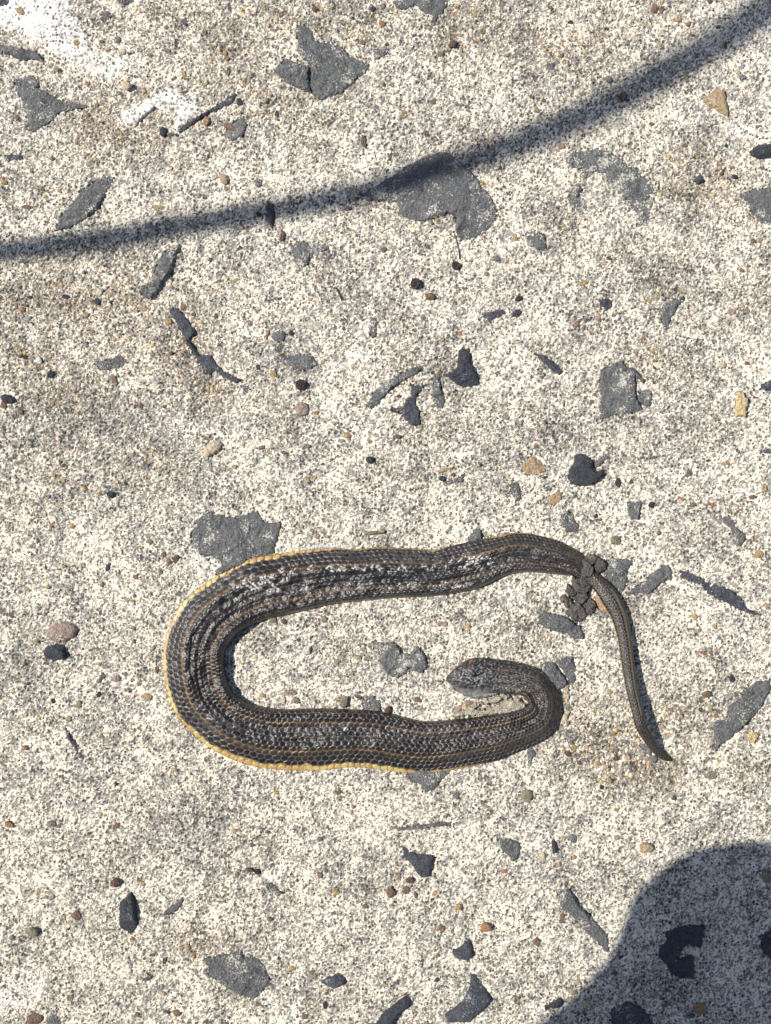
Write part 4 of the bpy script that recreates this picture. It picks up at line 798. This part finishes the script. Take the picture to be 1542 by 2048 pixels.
    # grey dust rubbed on the ridge
    Us = pxx; Vs = pyy
    def at(x, y, rx, ry): return np.exp(-((Us - x) / rx) ** 2 - ((Vs - y) / ry) ** 2)
    dust = .8 * at(640, 1462, 160, 16) + .8 * at(820, 1478, 120, 12) + .9 * at(960, 1466, 120, 10) + .7 * at(440, 1440, 60, 30) + .6 * at(1100, 1420, 30, 60) + .7 * at(1040, 1370, 60, 25) \
         + .5 * at(420, 1230, 60, 60) + .5 * at(520, 1180, 60, 25) + .55 * at(760, 1110, 120, 14) + .8 * at(850, 1115, 40, 20) + .5 * at(1080, 1110, 60, 30) + 1.0 * at(1000, 1360, 40, 14) + .6 * at(920, 1355, 25, 20) + .4 * at(1190, 1160, 60, 60) + .5 * at(950, 1100, 60, 20)
    dn = np.clip(dust, 0, 1) * sstep(-.25, .45, perlin(SS, e * .03, .0022, 84) + .6 * perlin(SS, e * .03, .0009, 85))
    col = col + (np.array([.185, .180, .178]) - col) * (dn * .50)[..., None]
    # dark smooth band on the upper limb
    band = np.clip(at(760, 1152, 160, 13) + at(950, 1130, 80, 12), 0, 1)[..., None]
    col = col + (np.array([.026, .026, .028]) - col) * band * .75
    # sun glints painted into the colour as pale flecks on some scales
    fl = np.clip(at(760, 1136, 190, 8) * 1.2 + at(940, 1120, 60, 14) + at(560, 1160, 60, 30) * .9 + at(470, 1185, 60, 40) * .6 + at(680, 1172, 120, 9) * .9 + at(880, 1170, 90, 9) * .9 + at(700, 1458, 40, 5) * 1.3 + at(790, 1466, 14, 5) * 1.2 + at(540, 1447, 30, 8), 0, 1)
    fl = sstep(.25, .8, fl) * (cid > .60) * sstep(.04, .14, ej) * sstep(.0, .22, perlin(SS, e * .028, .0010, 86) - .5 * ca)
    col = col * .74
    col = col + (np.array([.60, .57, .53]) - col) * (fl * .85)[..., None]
    # cracks
    for (x0, y0, x1, y1) in ((400,1252,384,1275),(384,1275,381,1310),(381,1310,379,1335),(379,1335,385,1360),(385,1360,392,1372)):
        ex, ey = x1 - x0, y1 - y0; g = np.clip(((Us - x0) * ex + (Vs - y0) * ey) / (ex * ex + ey * ey), 0, 1)
        dcr = np.hypot(Us - x0 - g * ex, Vs - y0 - g * ey); cr = np.exp(-(dcr / 1.7) ** 2)
        zabs = zabs - .0005 * cr; col = col + (np.array([.012, .011, .011]) - col) * (cr * .9)[..., None]
    hn = head[:, None] * np.clip(np.minimum(e, 1 - e) / .12, 0, 1)
    zabs = zabs + hn * MM * (.85 * perlin(SS, e * .017, .0045, 94) + .40 * perlin(SS, e * .017, .0018, 95))
    mt = sstep(-.1, .35, perlin(SS, e * .017, .0022, 96)) * hd
    col = col * (1 - .45 * hd[..., None]) + (np.array([.060, .062, .068]) * mt[..., None]) * .55
    spk = sstep(.30, .42, perlin(SS, e * .02, .0011, 97)) * sstep(.055, .03, from_snout)[:, None]
    col = col + (np.array([.30, .29, .28]) - col) * (spk * .5)[..., None]
    # head: brow, eye hollow, mouth line, paler lip
    for (x, y, r_, dz) in ((941,1327,5,-1.3),(927,1371,4,-.5),(940,1333,7,.5),(930,1366,6,.5),(915,1352,9,.3),(955,1350,14,.35)):
        zabs = zabs + dz * MM * at(x, y, r_, r_)
    lip = (sstep(.22, .06, e) * sstep(.3, 1, head)[:, None])[..., None]
    col = col + (np.array([.20, .195, .185]) - col) * lip * .75
    col = col + (np.array([.10, .045, .025]) - col) * np.clip(at(941,1327,4.5,4.5) * 1.6, 0, 1)[..., None]
    zabs_top = zabs
    # bottom side
    nb_ = 8; e2 = np.linspace(1, 0, nb_ + 2)[1:-1]
    E2 = np.broadcast_to(e2, (nsn, nb_)); wid = .5 + (E2 - .5) * (.86 - .1 * tl_)
    px2 = I[:, 0:1] + (O[:, 0:1] - I[:, 0:1]) * wid; py2 = I[:, 1:2] + (O[:, 1:2] - I[:, 1:2]) * wid
    zb = (lift * MM)[:, None] - .0008 * (tl_ < .5) - Hh[:, None] * MM * .15 * tl_ * np.sqrt(np.clip(1 - (2 * E2 - 1) ** 2, 0, 1))
    X2 = (px2 - CX) * PX; Y2 = (CY - py2) * PX
    ring = nt_ + nb_
    # ground undulation under the animal
    ixx = np.clip(np.searchsorted(gx, X_[:, nt_ // 2]), 0, nx - 1); iyy = np.clip(np.searchsorted(gy, Y_[:, nt_ // 2]), 0, ny - 1)
    gz = LOWF[iyy, ixx][:, None]
    PT = np.zeros((nsn, ring, 3)); PT[:, :nt_, 0] = X_; PT[:, :nt_, 1] = Y_; PT[:, :nt_, 2] = zabs_top + gz
    PT[:, nt_:, 0] = X2; PT[:, nt_:, 1] = Y2; PT[:, nt_:, 2] = zb + gz
    CL = np.zeros((nsn, ring, 3)); CL[:, :nt_] = col; CL[:, nt_:] = (.34, .28, .15)
    id_ = np.arange(nsn * ring).reshape(nsn, ring); nxt = np.roll(id_, -1, axis=1)
    F_ = np.stack([id_[:-1].ravel(), nxt[:-1].ravel(), nxt[1:].ravel(), id_[1:].ravel()], 1)[:, ::-1]
    V2 = PT.reshape(-1, 3); Cc = CL.reshape(-1, 3)
    # close both ends with a centre point
    c0 = V2[id_[0]].mean(0); c1 = V2[id_[-1]].mean(0); k0 = len(V2); V2 = np.vstack([V2, c0, c1]); Cc = np.vstack([Cc, Cc[0], Cc[-ring]])
    caps = [(id_[0, (i + 1) % ring], id_[0, i], k0, k0) for i in range(ring)]
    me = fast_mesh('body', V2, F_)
    bm = bmesh.new(); bm.from_mesh(me); bm.verts.ensure_lookup_table()
    for i in range(ring):
        bm.faces.new([bm.verts[id_[0, i]], bm.verts[id_[0, (i + 1) % ring]], bm.verts[k0]]).smooth = True
        bm.faces.new([bm.verts[id_[-1, (i + 1) % ring]], bm.verts[id_[-1, i]], bm.verts[k0 + 1]]).smooth = True
    bmesh.ops.recalc_face_normals(bm, faces=bm.faces)
    bm.to_mesh(me); bm.free()
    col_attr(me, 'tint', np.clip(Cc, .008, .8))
    m, t_, n_, b_, at_ = attr_mat('snake_skin', .46, .5, .00016, 2600, .3)
    rr = n_.new('ShaderNodeMapRange'); rr.inputs['To Min'].default_value = .16; rr.inputs['To Max'].default_value = .50
    t_.links.new(noise(t_, n_, pos_node(t_, n_), 500, 3), rr.inputs['Value']); t_.links.new(rr.outputs[0], b_.inputs['Roughness'])
    me.materials.append(m)
    root = empty('snake', (*P(771, 1300), 0))
    tag(root, 'dead dark striped garter snake with yellow flank lying curled on the concrete', 'snake')
    link('body', me, None, root).location = -root.location
    return root
snk = snake()

def part(root, o):
    w_ = o.location.copy(); o.parent = root; o.location = w_ - root.location; return o
# the pale turned-up belly skin, the crushed lower jaw, torn flesh and the eyes
M['belly'] = stone_mat('belly_skin', (.36, .31, .215), (.66, .59, .45), .35, .55, .4, 1100, (.66, .64, .56))
M['jaw'] = stone_mat('jaw_skin', (.13, .128, .12), (.34, .33, .31), .35, .6, .4, 800)
M['flesh'] = stone_mat('torn_skin', (.24, .12, .085), (.48, .36, .29), .3, .6, .4, 900)
for pts, hh in (([(245,718),(330,672),(450,602),(540,570),(560,600),(470,640),(560,650),(640,640),(600,700),(430,712),(300,722)], 2.0),
                ([(540,575),(650,530),(720,498),(790,505),(800,540),(700,570),(620,600),(560,610)], 3.0),
                ([(580,640),(700,590),(800,545),(870,540),(935,590),(955,645),(880,672),(740,692),(600,702)], 2.4)):
    part(snk, slab('belly_skin', T('N', pts), 'belly', hh, 1.0, .7, None, .001, .6, .0006, crag=2.2, seed=int(hh * 10)))
part(snk, slab('lower_jaw', T('N', [(250,455),(330,462),(420,462),(520,452),(600,440),(680,425),(745,470),(720,505),(640,530),(560,552),(500,562),(430,548),(350,515),(290,485)]), 'jaw', 3.2, 2.2, .5, None, .001, .3, .0007, crag=.6))
part(snk, slab('torn_skin', T('N', [(270,690),(300,640),(370,590),(440,560),(470,590),(400,615),(340,650),(300,690)]), 'flesh', 1.0, .6, .4, None, .001, .3, .0006))
for i, (x, y, r, mk, z) in enumerate(((941,1327,3.0,'brown',.0042),(927,1371,3.4,'dkbrown',.0046))):
    bm = bmesh.new(); bmesh.ops.create_uvsphere(bm, u_segments=14, v_segments=10, radius=r * PX); me = bpy.data.meshes.new('eye'); bm.to_mesh(me); bm.free()
    o = link('eye', me, M[mk], None, True); o.location = (*P(x, y, z), z); part(snk, o)
tag(slab('shed_skin', T('_', [(614,1094),(630,1090),(660,1089),(699,1091),(702,1096),(680,1097),(640,1097),(616,1099)]), 'white', 1.0, .5, .3, None, .0008, .4, .0007), 'thin white strip of shed skin along the upper edge of the snake', 'shed skin')

# dry brown debris lying over the place where body meets tail
deb = empty('dry_debris', (*P(1180, 1150), .004))
tag(deb, 'crumbly dark brown dry plant clump lying across the root of the snake tail', 'dry debris')
DEB = [([(590,350),(650,300),(700,330),(720,380),(700,440),(640,440),(600,430),(580,390)], 4.6),
       ([(650,300),(690,265),(740,275),(760,310),(735,345),(700,340)], 4.0),
       ([(745,285),(800,308),(828,350),(800,395),(755,415),(728,380),(735,325)], 3.0),
       ([(570,450),(640,440),(690,460),(702,510),(670,560),(610,560),(560,520)], 4.0),
       ([(530,500),(560,520),(610,560),(600,600),(550,590),(515,560)], 3.0),
       ([(600,565),(670,560),(680,600),(655,645),(600,640),(575,600)], 3.6),
       ([(500,600),(540,590),(572,640),(560,680),(520,675),(498,650)], 2.6),
       ([(540,665),(600,640),(660,690),(672,740),(630,782),(570,770),(520,720)], 2.8),
       ([(650,660),(690,600),(735,640),(745,690),(700,732),(660,712)], 2.4),
       ([(470,590),(505,570),(510,610),(495,640),(470,630)], 1.6),
       ([(720,440),(750,432),(745,470),(715,490)], 3.0)]
for pts, hh in DEB:
    qx = sum(p[0] for p in pts) / len(pts); qy = sum(p[1] for p in pts) / len(pts); pts = [(qx + (a - qx) * 1.13, qy + (b - qy) * 1.13) for a, b in pts]
    part(deb, slab('clump', T('Q', pts), 'debris', hh * .8, .8, 1.0, None, .001, .5, .0006, z0=.0003, dome=.1, seed=len(pts), crag=1.5, facets=.3))

# ------------------------------------------------------------------ what throws the two big shadows (out of the frame)
def over(px, py, h):                                        # a point at height h whose shadow falls on this ground position
    x, y = (px - CX) * PX, (CY - py) * PX
    k = h / math.tan(math.radians(SUN_EL)); a = math.radians(SUN_ROT_DEG)
    return (x - k * math.cos(a), y + k * math.sin(a), h)
M['cable'] = stone_mat('black_rubber', (.02, .02, .02), (.035, .035, .035), 0, .5, .4)
ctl = [(-1.5,-.10,.003),(-1.1,.06,.15),(-.8,.13,.30)] + [over(*q) for q in ((-150,520,.48),(0,503,.50),(200,480,.52),(400,445,.54),(540,422,.56),(700,392,.58),(850,345,.60),(1000,300,.62),(1150,240,.64),(1250,190,.66),(1400,105,.70),(1542,15,.74),(1700,-90,.78))] + [(.1,.72,.78),(.5,1.0,.55),(.85,1.25,.2),(1.0,1.35,.003)]
cp = catmull(ctl, np.linspace(0, len(ctl) - 1, 160))
cb = tube('rubber_cable', [tuple(p) for p in cp], [.0060 + .0022 * sstep(60, 120, k_) for k_ in range(160)], 'cable', None, 12)
tag(cb, 'springy black rubber cable arching over the ground beyond the snake', 'cable')

def skin_mesh(name, verts, edges, radii, mk, parent, root=0, sub=2):
    me = bpy.data.meshes.new(name); me.from_pydata(verts, edges, [])
    o = link(name, me, M[mk], parent)
    bpy.context.view_layer.objects.active = o
    md = o.modifiers.new('skin', 'SKIN'); md.use_smooth_shade = True
    for i, r in enumerate(radii):
        me.skin_vertices[0].data[i].radius = (r, r) if isinstance(r, float) else r
        me.skin_vertices[0].data[i].use_root = (i == root)
    ss = o.modifiers.new('sub', 'SUBSURF'); ss.levels = sub; ss.render_levels = sub
    return o
for k_, c_ in (('denim', (.03, .045, .09)), ('shirt', (.20, .20, .21)), ('human_skin', (.42, .27, .2)), ('shoe', (.05, .05, .05)), ('hair', (.02, .015, .012))):
    M[k_] = stone_mat(k_, tuple(v * .85 for v in c_), c_, 0, .8, .2, 300)
man = empty('person', (-.25, -.62, 0)); tag(man, 'person in dark jeans and grey shirt crouching beside the snake with both arms reaching forward', 'person')
ftx = bpy.data.textures.new('folds', 'CLOUDS'); ftx.noise_scale = .06
def rel(vs): return [(x + .25, y + .62, z) for x, y, z in vs]
kx, ky, kz = -.087, -.147, .41
skin_mesh('trousers', rel([(-.32,-.64,.28),(-.27,-.52,.32),(-.185,-.33,.385),(kx,ky,kz-.004),(kx+.006,ky-.16,.26),(kx+.01,ky-.31,.09),(-.46,-.52,.34),(-.52,-.36,.38),(-.56,-.28,.36),(-.56,-.36,.2),(-.56,-.42,.09)]),
          [(0,1),(1,2),(2,3),(3,4),(4,5),(0,6),(6,7),(7,8),(8,9),(9,10)], [.13,.100,.112,.087,.058,.048,.095,.085,.068,.055,.048], 'denim', man, sub=4)
dp = man.children[0].modifiers.new('folds', 'DISPLACE'); dp.texture = ftx; dp.strength = .03; dp.texture_coords = 'LOCAL'
for sx, sy in ((kx + .01, ky - .36), (-.56, -.44)):
    skin_mesh('shoe', rel([(sx,sy-.04,.055),(sx,sy+.03,.045),(sx,sy+.10,.035),(sx,sy+.15,.03)]), [(0,1),(1,2),(2,3)], [(.042,.05),(.04,.043),(.04,.033),(.03,.026)], 'shoe', man)
skin_mesh('shirt', rel([(-.34,-.64,.42),(-.33,-.62,.60),(-.30,-.57,.76),(-.46,-.56,.77),(-.14,-.54,.77),(-.48,-.46,.62),(-.06,-.46,.62)]), [(0,1),(1,2),(2,3),(2,4),(3,5),(4,6)], [.13,.125,.11,.065,.065,.05,.05], 'shirt', man)
# bare parts as one body: head, neck, forearms with hands
hv = [(-.29,-.55,.86),(-.28,-.53,.93),(-.27,-.50,1.0),(-.26,-.485,1.07)]
skin_mesh('head', rel(hv), [(0,1),(1,2),(2,3)], [.05,.055,.085,.078], 'human_skin', man)
for el, wr, sgn in (((-.06,-.46,.62), (.075,-.16,.575), 1), ((-.48,-.46,.62), (-.10,-.19,.60), -1)):
    vv = [el, ((el[0]+wr[0])/2, (el[1]+wr[1])/2, (el[2]+wr[2])/2), wr, (wr[0]-.01*sgn, wr[1]+.045, wr[2]+.002)]; ee = [(0,1),(1,2),(2,3)]; rr = [.042,.036,.026,(.036,.016)]
    o = skin_mesh('forearm', rel(vv), ee, rr, 'human_skin', man)
    for f in range(5):
        bx, by, bz = vv[3]; off = (f - 1.5) * .017; L_ = (.07, .078, .074, .06, .05)[f]
        if f == 4: p0 = (bx - .03 * sgn, by - .02, bz); p1 = (p0[0] - .02 * sgn, p0[1] + .02, bz - .004); p2 = (p1[0] - .004 * sgn, p1[1] + .022, bz - .008)
        else: p0 = (bx + off, by + .01, bz); p1 = (bx + off, by + .01 + L_ * .5, bz + .006); p2 = (bx + off - .012 * sgn, by + L_ * .9, bz - .002)
        skin_mesh('finger', rel([p0, p1, p2]), [(0,1),(1,2)], [.0095,.0085,.007], 'human_skin', man, sub=1)
bm = bmesh.new(); bmesh.ops.create_uvsphere(bm, u_segments=24, v_segments=14, radius=1)
for v_ in bm.verts: v_.co = Vector((v_.co.x * .095, v_.co.y * .11 - .012, v_.co.z * .10 + .025)) * (1 if v_.co.z > -.2 else .93)
me = bpy.data.meshes.new('hair'); bm.to_mesh(me); bm.free(); o = link('hair', me, M['hair'], man, True); o.location = rel([(-.265,-.505,1.045)])[0]
